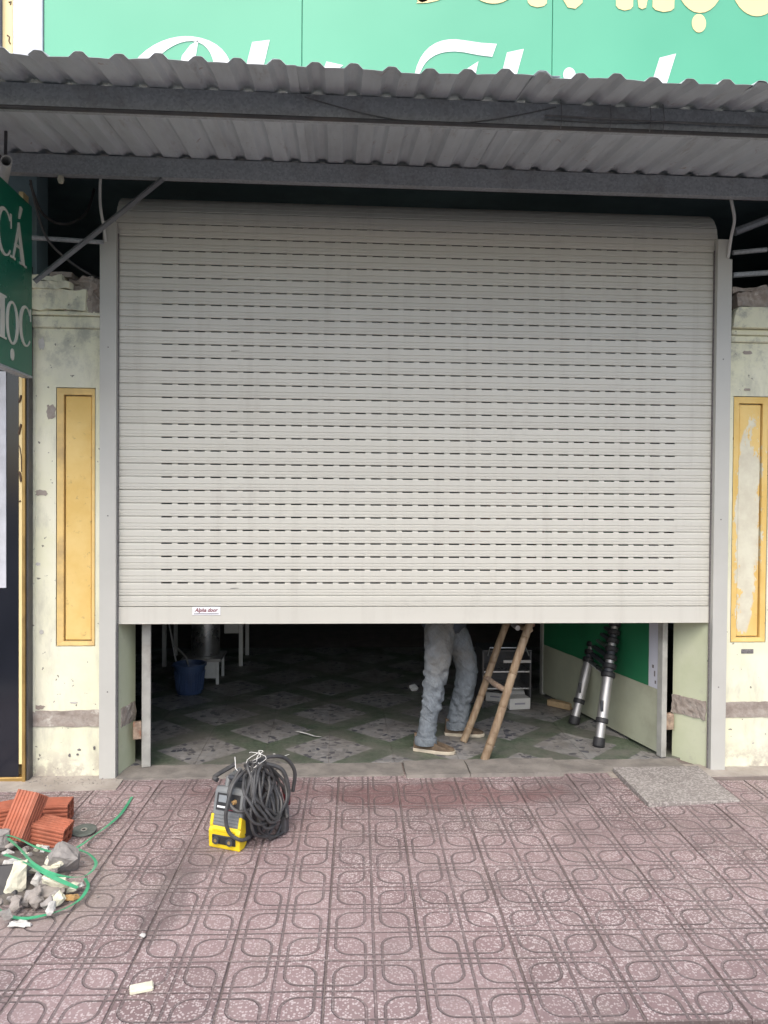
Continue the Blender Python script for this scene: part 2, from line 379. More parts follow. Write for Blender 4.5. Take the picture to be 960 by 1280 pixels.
TILE, TA = .333, R(-1.6)
T0 = Vector((.316, -1.440, 0))
def stains(n, c, x, y, w):
    """old damp and oil marks on the pavement; each has a shape of its own"""
    for cx_, cy_, ax_, ay_, k, cc in ((-.66, -1.32, .09, .34, .5, (.10, .08, .078)), (-.62, -.95, .16, .22, .45, (.12, .09, .09)), (.55, -.30, .65, .22, .62, (.16, .075, .072)),
                                      (-.35, -.22, .45, .16, .45, (.16, .08, .078)), (2.45, -.62, .26, .14, .6, (.09, .07, .065)), (1.5, -.85, .5, .25, .3, (.16, .11, .11)), (-1.25, -1.25, .5, .45, .45, (.30, .26, .23))):
        e = ((x - cx_ + w * ax_ * 2.2) / ax_)._m('POWER', 2) + ((y - cy_ + w * ay_ * 1.6) / ay_)._m('POWER', 2)
        c = n.mix(e.smooth(1.25, .35) * k, c, cc)
    return c
def tile_mat():
    n = NT('terrazzo_paving_tile'); q = n.pos(True); ox, oy, oz = n.xyz(q); p = n.pos(); x, y, z = n.xyz(p)
    hc = TILE / 4
    ax, ay = ox.abs(), oy.abs()
    u, v = (ax - hc) / hc, (ay - hc) / hc
    s_, r_ = .64, .70
    t = (u + v).sign(); fu, fv = u * t, v * t
    qx, qy = fu - (s_ - r_), fv - (s_ - r_)
    L = (qx.max(0) * qx.max(0) + qy.max(0) * qy.max(0)).sqrt()
    d = (L + qx.max(qy).min(0) - r_).abs()
    opp = (u * v).lt(0)
    e1 = (u.abs() - s_).abs() + (1 - v.abs().gt(s_) * opp) * 9
    e2 = (v.abs() - s_).abs() + (1 - u.abs().gt(s_) * opp) * 9
    d = d.min(e1).min(e2).min(ax / hc).min(ay / hc)
    wob = n.noise(p, 40, 3) - .5
    g = (d + wob * .04).smooth(.078, .032)
    jd = (ax.max(ay) * -1 + TILE / 2 + wob * .005).smooth(.0075, .0028)
    w = n.noise(p, 3.0, 6, .65) - .5
    base = n.mix(n.noise(p, 2.2, 5, .6).smooth(.3, .7), (.225, .158, .158), (.29, .215, .213))
    base = n.bright(base, n.rnd() * .30 + .86)
    # pale marble chips
    chv = n.vor(p, 125, 'F1', 1); chip = n.xyz(chv)[0].gt(.48) * n.vor(p, 125, 'F1', 0).lt(.50)
    wear = n.noise(p, 1.7, 5, .6).smooth(.35, .65, .45, .95)
    base = n.mix(chip * wear * .75, base, (.62, .55, .535))
    dk = n.vor(p, 90, 'F1', 0).lt(.22); base = n.mix(dk * .35, base, (.16, .10, .095))
    base = n.mix(n.noise(p, 5, 8, .7).smooth(.50, .74) * .5, base, (.24, .20, .18)); base = n.mix(n.noise(p, 1.1, 9, .7).smooth(.50, .70) * .55, base, (.125, .092, .09))
    base = stains(n, base, x, y, w)
    c = n.mix(g * n.noise(p, 6, 5).smooth(.3, .65, .45, .85), base, (.128, .102, .098)); c = n.mix(jd * n.noise(p, 3, 4).smooth(.3, .65, .25, .75), c, (.105, .082, .078))
    n.bump(n.noise(p, 190, 3) * .18 - g.max(jd), .8, .006)
    return n.out(c, n.noise(p, 4, 5).smooth(.3, .7, .52, .8))
M['tile'] = tile_mat()
def concrete(name, a, b, sc=5, bump=.35, chips=0.0):
    n = NT(name); p = n.pos(); f = n.noise(p, sc, 8, .65); c = n.mix(f.smooth(.3, .7), a, b)
    c = n.mix(n.noise(p, sc * 4, 6, .7).smooth(.55, .72) * .5, c, tuple(x * .55 for x in a))
    h = n.noise(p, 70, 6, .7)
    if chips:
        v = n.vor(p, 110, 'F1', 1); k = n.xyz(v)[0]; c = n.mix(k.gt(.62) * chips, c, (.62, .58, .54)); c = n.mix(k.lt(.22) * chips, c, (.16, .14, .13))
    n.bump(h, bump, .006); return n.out(c, .88)
M['concrete'] = concrete('dusty_concrete', (.30, .265, .23), (.43, .39, .345))
M['threshold'] = concrete('worn_threshold', (.17, .155, .14), (.29, .265, .235), 7, .5)
M['slab'] = concrete('granite_slab', (.21, .19, .175), (.29, .265, .245), 5, .08, .30)
M['kerb'] = concrete('kerb_concrete', (.36, .35, .31), (.46, .45, .41), 6)
M['asphalt'] = concrete('asphalt', (.04, .04, .042), (.065, .064, .063), 3, .6)
M['mortar'] = concrete('joint_mortar', (.15, .12, .11), (.23, .19, .175), 8)
def floor_mat():
    n = NT('pebble_floor_tile'); p = n.pos(); x, y, z = n.xyz(p)
    per = .80
    fx = ((x - .76) / per + 100).fract() - .5; fy = ((y - .46) / per + 100).fract() - .5
    # diamonds of pebbles on both lattices, green bands between
    d1 = fx.abs() + fy.abs(); d2 = (.5 - fx.abs()) + (.5 - fy.abs())
    d = d1.min(d2) * per
    k = (d + (n.noise(p, 25, 3) - .5) * .02).smooth(.29, .275)
    vv = n.scale(p, (1, 1.0, 1)); e = n.vor(vv, 26, 'DISTANCE_TO_EDGE', 0); cc = n.xyz(n.vor(vv, 26, 'F1', 1))
    st = n.mix(cc[0], (.15, .15, .16), (.32, .315, .305)); st = n.mix(cc[1].gt(.78), st, (.06, .065, .085)); st = n.mix(e.smooth(.10, .03), st, (.27, .26, .245))
    g = n.mix(n.noise(p, 60, 4, .7).smooth(.35, .65), (.06, .085, .055), (.115, .14, .10))
    c = n.mix(k, g, st)
    dust = n.noise(p, 2.4, 6, .65).smooth(.38, .66); c = n.mix(dust * .8, c, (.17, .158, .142))
    n.bump(n.noise(p, 60, 3), .12, .003)
    return n.out(c, n.noise(p, 5, 4).smooth(.3, .7, .35, .7))
M['floor'] = floor_mat()

# ================================================================ the setting
ground = struct(part('ground', MB().add([(-300, -300, -.135), (300, -300, -.135), (300, 300, -.135), (-300, 300, -.135)], [(0, 1, 2, 3)]), M['asphalt']))
ca, sa = math.cos(TA), math.sin(TA)
def tpos(i, j): return Vector((T0.x + (i * ca - j * sa) * TILE, T0.y + (i * sa + j * ca) * TILE, 0))
sidewalk = struct(part('sidewalk', MB().box(-14, 14, -2.12, .10, -.134, -.0035), M['mortar']))
kerb = struct(part('kerb', MB().prism([(-14, -1.71), (-14, -1.93), (14, -2.71), (14, -2.49)], -.134, .002).xf(Matrix.Translation((0, -.035, 0))), M['kerb'], bevel=.012, segs=2))
tb = .0028
tm = MB(); h = TILE / 2 - .0014
tm.add([(-h, -h, -.03), (h, -h, -.03), (h, h, -.03), (-h, h, -.03), (-h, -h, -tb), (h, -h, -tb), (h, h, -tb), (-h, h, -tb),
        (-h + tb, -h + tb, 0), (h - tb, -h + tb, 0), (h - tb, h - tb, 0), (-h + tb, h - tb, 0)],
       [(0, 1, 5, 4), (1, 2, 6, 5), (2, 3, 7, 6), (3, 0, 4, 7), (4, 5, 9, 8), (5, 6, 10, 9), (6, 7, 11, 10), (7, 4, 8, 11), (8, 9, 10, 11)])
tproto = None
rt = random.Random(3)
for j in range(-2, 4):
    for i in range(-10, 10):
        c = tpos(i + .5, j + .5); c.z = rt.uniform(-.0015, .0015)
        r_ = (rt.gauss(0, .0028), rt.gauss(0, .0028), TA + rt.gauss(0, .002))
        if tproto is None: tproto = part('paving_tile', tm, M['tile'], sidewalk); tproto.location = c; tproto.rotation_euler = r_
        else: inst(tproto, 'paving_tile', sidewalk, c, r_)
# the last tiles at the gate are cut short
cm = MB(); cm.box(-h, h, -h, -h + .16, -.03, 0)
cut = None
for i in range(-10, 10):
    c = tpos(i + .5, 4.5); c.z = rt.uniform(-.002, .001)
    if c.x - .17 > 1.55: continue
    k = -.0 if c.x > -1.3 else -.10
    c.y += k
    if cut is None: cut = part('paving_tile', cm, M['tile'], sidewalk); cut.location = c; cut.rotation_euler = (0, 0, TA)
    else: inst(cut, 'paving_tile', sidewalk, c, (0, 0, TA))
# concrete skirts where wall and pavement meet
part('concrete_fill', MB().rough(-3.0, -1.20, -.17, .12, -.03, .006, .06, .006, 3), M['concrete'], sidewalk)
part('concrete_fill', MB().rough(1.60, 4.2, -.10, .10, -.03, .004, .06, .005, 5), M['concrete'], sidewalk)
thr = struct(part('threshold', MB().box(-1.30, 2.28, -.012, .20, -.12, -.004), M['mortar']))
for a, b, y0, z1, sd_ in ((-1.24, -.35, -.02, .010, 1), (-.345, .40, -.015, .008, 2), (.41, .78, -.055, .020, 3), (.785, 1.33, -.058, .022, 4), (1.335, 2.10, -.02, .010, 5)):
    part('sill_block', MB().rough(a, b, y0, .19, -.05, z1, .07, .005, sd_), M['threshold'], thr)
floor = struct(part('floor', MB().box(-3.0, 4.2, .20, 5.6, -.12, .004), M['mortar']))
fm = MB(); fh = .2 - .001
fm.box(-fh, fh, -fh, fh, -.012, .008)
fp = None
for i in range(-5, 7):
    for j in range(0, 9):
        c = Vector((.16 + .4 * i, .40 + .4 * j, 0 + rt.uniform(0, .001)))
        if fp is None: fp = part('floor_tile', fm, M['floor'], floor); fp.location = c
        else: inst(fp, 'floor_tile', floor, c)

# ================================================================ building around the gate
bld = thing('shop_building', 'dark building shell around and above the half open roller shutter', 'building', (.5, 3, 0))
part('back_wall', MB().box(-3.1, 4.3, 5.6, 5.75, -.1, 3.62), M['room_paint'], bld)
part('side_wall', MB().box(-3.15, -3.0, .27, 5.6, -.1, 3.62), M['room_paint'], bld)
part('side_wall', MB().box(4.2, 4.35, .27, 5.6, -.1, 3.62), M['room_paint'], bld)
part('ceiling', MB().box(-3.15, 4.35, .15, 5.75, 3.62, 3.75), M['room_paint'], bld)
part('front_wall', MB().box(-3.15, -1.725, .10, .27, -.1, 3.62), M['room_paint'], bld)
part('front_wall', MB().box(2.96, 4.35, .10, .27, -.1, 3.62), M['room_paint'], bld)
part('header_wall', MB().box(-3.15, 4.35, .0, .15, 3.45, 6.2), M['dark_metal'], bld)

# ---------------------------------------------------------------- pillars
def pillar(label, x0, x1, rev, px0, px1, pz0, pz1, ix0, ix1, iz0, iz1, yellow, band, left):
    t = thing('gate_pillar', label, 'pillar', ((x0 + x1) / 2, .15, 0))
    yf = .05
    # shaft: front face with an opening for the panel, returns and reveal
    mb = MB(); zt = 2.56
    poly = [(x0, yf), (px0, yf), (px1, yf), (x1, yf)]
    def q(a, b, c, d): mb.add([a, b, c, d], [(0, 1, 2, 3)])
    def V(x, z, y=yf): return (x, y, z)
    q(V(x0, -.03), V(px0, -.03), V(px0, zt), V(x0, zt)); q(V(px1, -.03), V(x1, -.03), V(x1, zt), V(px1, zt))
    q(V(px0, -.03), V(px1, -.03), V(px1, pz0), V(px0, pz0)); q(V(px0, pz1), V(px1, pz1), V(px1, zt), V(px0, zt))
    yb = .10
    q(V(px0, pz0), V(px0, pz1), V(px0, pz1, yb), V(px0, pz0, yb)); q(V(px1, pz0), V(px1, pz1), V(px1, pz1, yb), V(px1, pz0, yb))
    q(V(px0, pz0), V(px1, pz0), V(px1, pz0, yb), V(px0, pz0, yb)); q(V(px0, pz1), V(px1, pz1), V(px1, pz1, yb), V(px0, pz1, yb))
    q(V(px0, pz0, yb), V(px1, pz0, yb), V(px1, pz1, yb), V(px0, pz1, yb))
    q(V(x0, zt), V(x1, zt), (x1, .26, zt), (x0, .26, zt)); q((x0, .26, -.03), (x1, .26, -.03), (x1, .26, zt), (x0, .26, zt))
    ox = x0 if left else x1
    q(V(ox, -.03), (ox, .26, -.03), (ox, .26, zt), V(ox, zt))
    part('shaft', mb, M['pillar'], t)
    fx = x1 if left else x0
    rv = MB().prism([(fx - .001, yf + .001), (fx + .001, yf + .001), rev, (rev[0] - .002, rev[1])] if False else ([(fx - .02, yf + .002), (fx, yf + .002), rev, (fx - .02, rev[1])] if left else [(fx, yf + .002), (fx + .02, yf + .002), (fx + .02, rev[1]), rev]), -.03, 2.56)
    part('reveal', rv, M['reveal'], t)
    part('chipped_edge', MB().rough(ox - .005, ox + .012, yf - .004, .10, -.02, 2.55, .025, .005, 41, 16) if left else MB().rough(ox - .012, ox + .005, yf - .004, .10, -.02, 2.55, .025, .005, 42, 16), M['pillar'], t)
    # moulded panel
    fr = MB()
    O = [(px0, pz0), (px1, pz0), (px1, pz1), (px0, pz1)]; I = [(ix0, iz0), (ix1, iz0), (ix1, iz1), (ix0, iz1)]
    e = .0045
    vs_ = [(x, .052, z) for x, z in [(px0 + e, pz0 + e), (px1 - e, pz0 + e), (px1 - e, pz1 - e), (px0 + e, pz1 - e)]] + [(x, .058, z) for x, z in I] + [(x, .092, z) for x, z in I] + [(x, .095, z) for x, z in O]
    fr.add(vs_, [(i, (i + 1) % 4, 4 + (i + 1) % 4, 4 + i) for i in range(4)] + [(4 + i, 4 + (i + 1) % 4, 8 + (i + 1) % 4, 8 + i) for i in range(4)])
    part('panel_frame', fr, M['frame_yellow'] if yellow == 'yellow' else M[yellow], t)
    part('panel', MB().box(ix0 + .006, ix1 - .006, .070, .095, iz0 + .006, iz1 - .006), M[yellow], t, bevel=.004)
    # the stripped band
    part('bare_band', MB().rough(x0 - .015 if left else x0 + .012, x1 - .03 if left else x1, yf - .006, .09, band[0], band[1], .022, .006, 9 if left else 4, 18), M['plaster'], t)
    ang = math.atan2(rev[0] - fx, rev[1] - yf)
    b = MB().rough(-.006, .014, .005, .235, band[0] - .02, band[1] - .0, .014, .008, 6, 22) if not left else MB().rough(-.014, .006, .03, .205, band[0] - .02, band[1] - .0, .014, .008, 2, 22)
    b.xf(Matrix.Translation((fx, yf, 0)) @ Matrix.Rotation(-ang, 4, 'Z')); part('bare_band', b, M['plaster'], t)
    return t
pl = pillar('cream gate pillar with an unbroken yellow panel and a broken top, beside the black door', -1.722, -1.246, (-1.205, .26), -1.5977, -1.3772, .7493, 2.2279, -1.5577, -1.3997, .777, 2.1877, 'yellow', (.290, .383), True)
pr = pillar('cream gate pillar whose yellow panel has peeled to a large white patch', 2.236, 2.955, (2.115, .25), 2.3746, 2.5971, .7561, 2.2415, 2.415, 2.563, .785, 2.200, 'yellow_peel', (.303, .397), False)
part('neck_moulding', MB().box(-1.728, -1.262, .035, .262, 2.562, 2.628), M['pillar'], pl, bevel=.006)
part('neck_bead', MB().box(-1.734, -1.262, .022, .264, 2.630, 2.655), M['pillar'], pl, bevel=.008, segs=2)
part('capital', MB().rough(-1.738, -1.415, .004, .266, 2.657, 2.770, .020, .008, 12, 20), M['pillar'], pl)
part('capital_slab', MB().rough(-1.748, -1.50, -.012, .20, 2.772, 2.812, .016, .010, 13, 18), M['pillar'], pl)
part('capital_slab', MB().rough(-1.742, -1.545, -.002, .20, 2.816, 2.850, .016, .012, 14, 18), M['pillar'], pl)
part('broken_masonry', MB().rough(-1.52, -1.330, .030, .24, 2.650, 2.84, .014, .034, 21, 13), M['plaster'], pl)
part('broken_masonry', MB().rough(-1.62, -1.50, .02, .20, 2.845, 2.872, .022, .008, 22, 11), M['plaster'], pl)
part('neck_moulding', MB().box(2.342, 2.957, .032, .262, 2.562, 2.600), M['pillar'], pr, bevel=.006)
part('neck_bead', MB().box(2.342, 2.963, .020, .264, 2.602, 2.636), M['pillar'], pr, bevel=.010, segs=2)
cap = [(2.335, 2.638), (2.340, 2.69), (2.352, 2.735), (2.368, 2.762), (2.97, 2.762), (2.97, 2.638)]
part('capital', MB().prism([(a, b) for a, b in cap][::-1], -.012, .266, 'y'), M['pillar'], pr, bevel=.004)
part('broken_masonry', MB().rough(2.368, 2.965, .0, .25, 2.765, 2.856, .016, .020, 31, 15), M['plaster'], pr)
part('mortar_layer', MB().rough(2.35, 2.97, .01, .25, 2.855, 2.882, .016, .016, 33, 15), M['plaster'], pr)
part('slot', MB().box(2.445, 2.52, .047, .06, .690, .716), M['mark_dark'], pr)
# bare patches on the shaft
def patch(parent, x, z, w, hh, seed, mat='plaster'):
    rnd = random.Random(seed); n = 26
    def sq(v): return math.copysign(abs(v) ** .6, v)
    pts = [(x + sq(math.cos(2 * math.pi * k / n)) * w * rnd.uniform(.72, 1.08), z + sq(math.sin(2 * math.pi * k / n)) * hh * rnd.uniform(.65, 1.12)) for k in range(n)]
    part('bare_patch', MB().prism(pts[::-1], .0465, .055, 'y'), M[mat], parent)
for (x, y, w, hh) in ((64, 515, .026, .042), (52, 616, .036, .019), (50, 884, .028, .013)):
    p = at(x, y, .05); patch(pl, p.x, p.z, w, hh, int(x * y))
for (x, y, w, hh) in ((48, 705, .014, .010), (52, 790, .012, .012), (92, 878, .022, .006), (52, 430, .017, .036)):
    p = at(x, y, .05); patch(pl, p.x, p.z, w, hh, int(x * y), 'white_chunk')
for (x, y, w, hh) in ((87, 944, .007, .009), (99, 937, .011, .006), (97, 943, .008, .006), (118, 935, .006, .012)):
    p = at(x, y, .05); patch(pl, p.x, p.z, w, hh, int(x * y), 'mark_dark')
for (x, y, w, hh) in ((934, 441, .03, .012), (934, 487, .022, .008)):
    p = at(x, y, .05); patch(pr, p.x, p.z, w, hh, int(x * y))

# ---------------------------------------------------------------- roller shutter
sh = thing('roller_shutter', 'pale grey slatted roller shutter pulled halfway up in its guide rails', 'shutter', (.5, .04, .88))
SXL, SXR, SP = -1.262, 2.258, .07595
SL0, SPER, SLEN, NSL = -1.0055, .0925, .060, 33
prof = [(0.0, .0035), (-.0024, .0035), (-.0032, -.001), (-.0066, -.0042), (-.012, -.0050), (-.034, -.0050), (-.0380, -.0050), (-.0400, -.0015), (-.0435, -.0015), (-.0455, -.0045), (-.058, -.0045), (-.0595, -.0025), (-.062, -.0025), (-.0635, -.0042), (-.0725, -.0038), (-.0748, -.001), (-.0752, .0035), (-.07595, .0035)]
def slat_mesh(slots, P=SP):
    mb = MB(); xs = [SXL]
    flags = []
    if slots:
        for k in range(NSL):
            xs += [SL0 + k * SPER, SL0 + k * SPER + SLEN]; flags += [0, 1]
        xs.append(SXR); flags.append(0)
    else: xs.append(SXR); flags = [0]
    k_ = P / SP; pr_ = [(a * k_, b) for a, b in prof]; m = len(pr_)
    for x in xs:
        for a, b in pr_: mb.v.append(Vector((x, b, a)))
    # slots: the lower lip is cut back by a few mm so the dark room shows through
    for i, fl in enumerate(flags):
        for j in range(m - 1):
            if fl and j < 3: continue
            mb.f.append((i * m + j, (i + 1) * m + j, (i + 1) * m + j + 1, i * m + j + 1))
    return mb
def to_mesh(name, mb, mat):
    me = bpy.data.meshes.new(name); me.from_pydata([tuple(v) for v in mb.v], [], mb.f); me.update(); me.materials.append(mat); return me
me_slot = to_mesh('slat', slat_mesh(True), M['steel_white']); me_plain = to_mesh('slat', slat_mesh(False, .063), M['steel_white'])
def add_slat(me, z, y=.045, rx=0.0):
    o = bpy.data.objects.new('slat', me); col.objects.link(o); o.parent = sh
    o.location = Vector((0, y, z)) - sh.location; o.rotation_euler = (rx, 0, 0); return o
zA = 3.0927
rs = random.Random(5)
for i in range(-1, 27): add_slat(me_slot, zA - i * SP, .045 + rs.gauss(0, .0006), rs.gauss(0, .010))
zb = zA - 27 * SP
add_slat(me_plain, zb)
zc = zA + SP; RR = .195; ang = SP / RR     # the curtain winding on to its roll
for k in range(6):
    a0 = k * ang; a1 = (k + 1) * ang
    y1, z1 = .045 + RR - RR * math.cos(a1), zc + RR * math.sin(a1)
    add_slat(me_slot, z1, y1, -(a0 + a1) / 2)
part('roll_drum', MB().tube([(SXL + .03, .045 + RR, zc), (SXR - .03, .045 + RR, zc)], .15, 24), M['dark_metal'], sh, True)
bar = part('bottom_bar', MB().box(SXL, SXR, .036, .066, .8835, zb - .0655).box(SXL, SXR, .034, .070, .8785, .8845), M['steel_white'], sh, bevel=.0015)
# guide rails: channels open towards the curtain
for nm, xo, xi, xs_, s_ in (('left', -1.3386, -1.248, -1.322, 1), ('right', 2.3255, 2.2378, 2.309, -1)):
    a, b = xo, xi
    poly = [(a, -.004), (b, -.004), (b, .028), (b - s_ * .06, .028), (b - s_ * .06, .062), (b, .062), (b, .078), (a, .078)]
    if s_ < 0: poly = poly[::-1]
    rail = part('guide_rail', MB().prism(poly, -.006, 3.040), M['rail_paint'], sh)
    a = xs_
    poly = [(a, -.004), (b, -.004), (b, .028), (b - s_ * .05, .028), (b - s_ * .05, .062), (b, .062), (b, .078), (a, .078)]
    if s_ < 0: poly = poly[::-1]
    part('rail_head', MB().prism(poly, 3.0405, 3.156), M['rail_paint'], rail)
    part('shade_strip', MB().box(*((b - .004, b + .006) if s_ > 0 else (b - .006, b + .004)), .0285, .036, .0, 3.10), M['mark_dark'], rail)  # dark strip drawn as the shade line where rail meets curtain
    for zz in (.5, 1.5, 2.45): part('rivet', MB().tube([(a + s_ * .03, -.006, zz), (a + s_ * .03, -.003, zz)], .004, 8), M['mark_dark'], rail)
# maker's plate
c0 = at(258, 764, .034)
pla = part('maker_plate', MB().box(c0.x - .080, c0.x + .080, .0325, .036, c0.z - .023, c0.z + .025), M['sign_white'], bar, bevel=.001)
def text_mesh(name, body, size, mat, parent, loc, shear=0.0, sx=1.0, offset=0.0, ext=.0004, bold=False, rot=(R(90), 0, 0)):
    cu = bpy.data.curves.new(name, 'FONT'); cu.body = body; cu.size = size; cu.shear = shear; cu.extrude = ext; cu.offset = offset
    cu.align_x = 'CENTER'; cu.align_y = 'CENTER'; cu.resolution_u = 4
    o = bpy.data.objects.new(name, cu); col.objects.link(o)
    me = bpy.data.meshes.new_from_object(o.evaluated_get(bpy.context.evaluated_depsgraph_get()))
    bpy.data.objects.remove(o); bpy.data.curves.remove(cu)
    me.materials.clear(); me.materials.append(mat)
    o = bpy.data.objects.new(name, me); col.objects.link(o); o.parent = parent
    o.rotation_euler = rot; o.scale = (sx, 1, 1); o.location = Vector(loc) - origin(parent); return o
text_mesh('lettering', 'Alpha door', .030, M['label_red'], pla, (c0.x - .002, .0318, c0.z + .006), .35, .92, .0007)
part('small_print', MB().box(c0.x - .070, c0.x + .070, .0318, .0324, c0.z - .017, c0.z - .012), M['label_grey'], pla)
for (x, y) in ((294, 439), (292, 540), (295, 638), (293, 736)):   # scuffs left by the fitting
    p = at(x, y, .036)
    part('scuff', MB().add([(p.x - .024, .0383, p.z - .001), (p.x + .022, .0383, p.z + .002), (p.x + .026, .0383, p.z + .0045), (p.x + .004, .0383, p.z + .006), (p.x - .022, .0383, p.z + .0035)], [(0, 1, 2, 3, 4)]), simple('scuff', (.33, .32, .29), .7), sh)

# ---------------------------------------------------------------- canopy
cn = thing('corrugated_canopy', 'grey corrugated steel canopy on galvanised beams over the shutter', 'canopy', (.5, -.7, 3.3))
def czf(y): return 3.470 + (y + .1) * .124 + .004
def sheet(x0, nr, dz, yo):
    mb = MB(); pitch = .150; xs = []; w, t_, hh = .074, .026, .021
    for k in range(nr):
        xk = x0 + k * pitch
        xs += [(xk - w / 2, 0), (xk - t_ / 2 - .004, hh * .9), (xk - t_ / 2 + .004, hh), (xk + t_ / 2 - .004, hh), (xk + t_ / 2 + .004, hh * .9), (xk + w / 2, 0), (xk + pitch * .5, .001)]
    ys = [-1.39 + yo, -1.25, -1.04, -.8, -.55, -.3, .02]; m = len(xs)
    for jj, y in enumerate(ys):
        dr = (-.030, -.014)[jj] if jj < 2 else 0.0
        for ii, (x, z) in enumerate(xs):
            wv = mnoise.noise(Vector((x * 2.5, y * 2, x0))) * .004 + (mnoise.noise(Vector((x * 5, 3, x0))) * .012 if jj == 0 else 0)
            mb.v.append(Vector((x, y + (mnoise.noise(Vector((x * 3, 9, x0))) * .006 if jj == 0 else 0), czf(y) + z + dz + wv + dr)))
    for j in range(len(ys) - 1):
        for i in range(m - 1): mb.f.append((j * m + i, j * m + i + 1, (j + 1) * m + i + 1, (j + 1) * m + i))
    o = part('corrugated_sheet', mb, M['sheet'], cn); md = o.modifiers.new('thick', 'SOLIDIFY'); md.thickness = .0012; md.offset = 1
    return o
x = -2.945
for k in range(7):
    sheet(x, 7 if k != 3 else 8, .003 * (k % 2), (.0, .012, -.006, .008, .0, .010, -.004)[k]); x += (6 if k != 3 else 7) * .150
def cbeam(name, y0, y1, z0, z1, x0, x1):
    b = MB(); t = .006
    poly = [(y0, z0), (y1, z0), (y1, z0 + .02), (y1 - t, z0 + .02), (y1 - t, z0 + t), (y0 + t, z0 + t), (y0 + t, z1 - t), (y1 - t, z1 - t), (y1 - t, z1 - .02), (y1, z1 - .02), (y1, z1), (y0, z1)]
    b.prism(poly, x0, x1, 'x'); return part(name, b, M['zinc'], cn)
fbm = cbeam('front_beam', -1.065, -1.015, 3.250, 3.350, -3.1, 4.6)
cbeam('rear_beam', -.125, -.075, 3.362, 3.466, -1.80, 4.6)
part('pipe_rail', MB().tube([(-3.1, -1.07, 3.243), (4.6, -1.07, 3.243)], .009, 10), M['dark_metal'], cn, True)
for x in (-2.2, 3.4): part('rafter', MB().prism([(-1.35, czf(-1.35) - .065), (-.06, czf(-.06) - .065), (-.06, czf(-.06) - .008), (-1.35, czf(-1.35) - .008)], x, x + .04, 'x'), M['zinc'], cn)
for x in (-.6, 1.2, 2.6): part('wall_bracket', MB().box(x - .02, x + .02, -.075, .01, 3.40, 3.60), M['dark_metal'], cn)
rw = random.Random(11)
wires = []
for k in range(3):
    pts = []
    for i in range(60):
        X = .9 + i * .06
        pts.append((X, -1.068 - .006 * k, 3.268 + .012 * k + .022 * mnoise.noise(Vector((X * 1.3, k * 4.0, 0))) + (.02 * math.sin(X * 1.1 + k))))
    part('wire', MB().tube(pts, .0030, 6), M['wire'], cn, True)
for x in (.97, 1.19, 1.37, 1.43, 2.05, 2.32): part('wire_tie', MB().tube([(x, -1.075, 3.365), (x + .003, -1.084, 3.30), (x, -1.078, 3.238)], .0018, 6), M['wire'], cn, True)
pts = [(-.15 + .05 * i, -1.069, 3.335 - .10 * max(0, math.sin(math.pi * i / 22.0)) * .9) for i in range(23)]
part('wire', MB().tube(pts, .0028, 6), M['wire'], cn, True)

# ---------------------------------------------------------------- main sign over the canopy
sg = thing('shop_sign', 'large green shop sign with white script and yellow capitals above the canopy', 'sign', (.5, -.02, 3.7))
seams = [-1.625, -.2126, 1.2135, 2.63, 4.0]
for a, b in zip(seams[:-1], seams[1:]): part('sign_panel', MB().box(a + .0015, b - .0015, -.062, -.03, 3.58, 5.6), M['sign_green'], sg, bevel=.002)
part('edge_panel', MB().box(-1.786, -1.627, -.075, -.03, 3.58, 5.6), M['sign_pale'], sg, bevel=.004)
part('backing_frame', MB().box(-1.78, 4.0, -.029, -.002, 3.56, 5.58), M['dark_metal'], sg)
def bez(p0, p1, p2, p3, n=8):
    out = []
    for i in range(n + 1):
        t = i / n; a = (1 - t) ** 3; b = 3 * t * (1 - t) ** 2; c = 3 * t * t * (1 - t); d = t ** 3
        out.append((a * p0[0] + b * p1[0] + c * p2[0] + d * p3[0], a * p0[1] + b * p1[1] + c * p2[1] + d * p3[1]))
    return out
def ell(cx_, cz_, a, b, t0=0, t1=360, n=28): return [(cx_ + a * math.cos(R(t0 + (t1 - t0) * i / n)), cz_ + b * math.sin(R(t0 + (t1 - t0) * i / n))) for i in range(n + 1)]
def ring_strip(o, i):  # closed strip between two polylines of equal length
    return o, i
def glyph(name, polys, strips, mat, parent, to3, th):
    """flat cut-out letter of real thickness: polys are simple outlines, strips lie between two polylines"""
    mb = MB()
    for kk, pl_ in enumerate(polys):
        th = th + .0005; n = len(pl_); vs_ = [to3(u, v, 0) for u, v in pl_] + [to3(u, v, th) for u, v in pl_]
        mb.add(vs_, [tuple(range(n)), tuple(range(n, 2 * n))[::-1]] + [(i, (i + 1) % n, n + (i + 1) % n, n + i) for i in range(n)])
    for o, i_ in strips:
        n = len(o); vs_ = [to3(*q, 0) for q in o] + [to3(*q, 0) for q in i_] + [to3(*q, th) for q in o] + [to3(*q, th) for q in i_]
        fs = []
        for k in range(n - 1):
            fs += [(k, k + 1, n + k + 1, n + k), (2 * n + k, 3 * n + k, 3 * n + k + 1, 2 * n + k + 1), (k, 2 * n + k, 2 * n + k + 1, k + 1), (n + k, n + k + 1, 3 * n + k + 1, 3 * n + k)]
        mb.add(vs_, fs)
    return part(name, mb, mat, parent)
f3 = lambda u, v, w: (u, -.064 - w, v)
W_, Y_ = M['sign_white'], M['sign_yellow']
L_ = lambda nm, polys, strips, mat=W_: glyph(nm, polys, strips, mat, sg, f3, .0012)
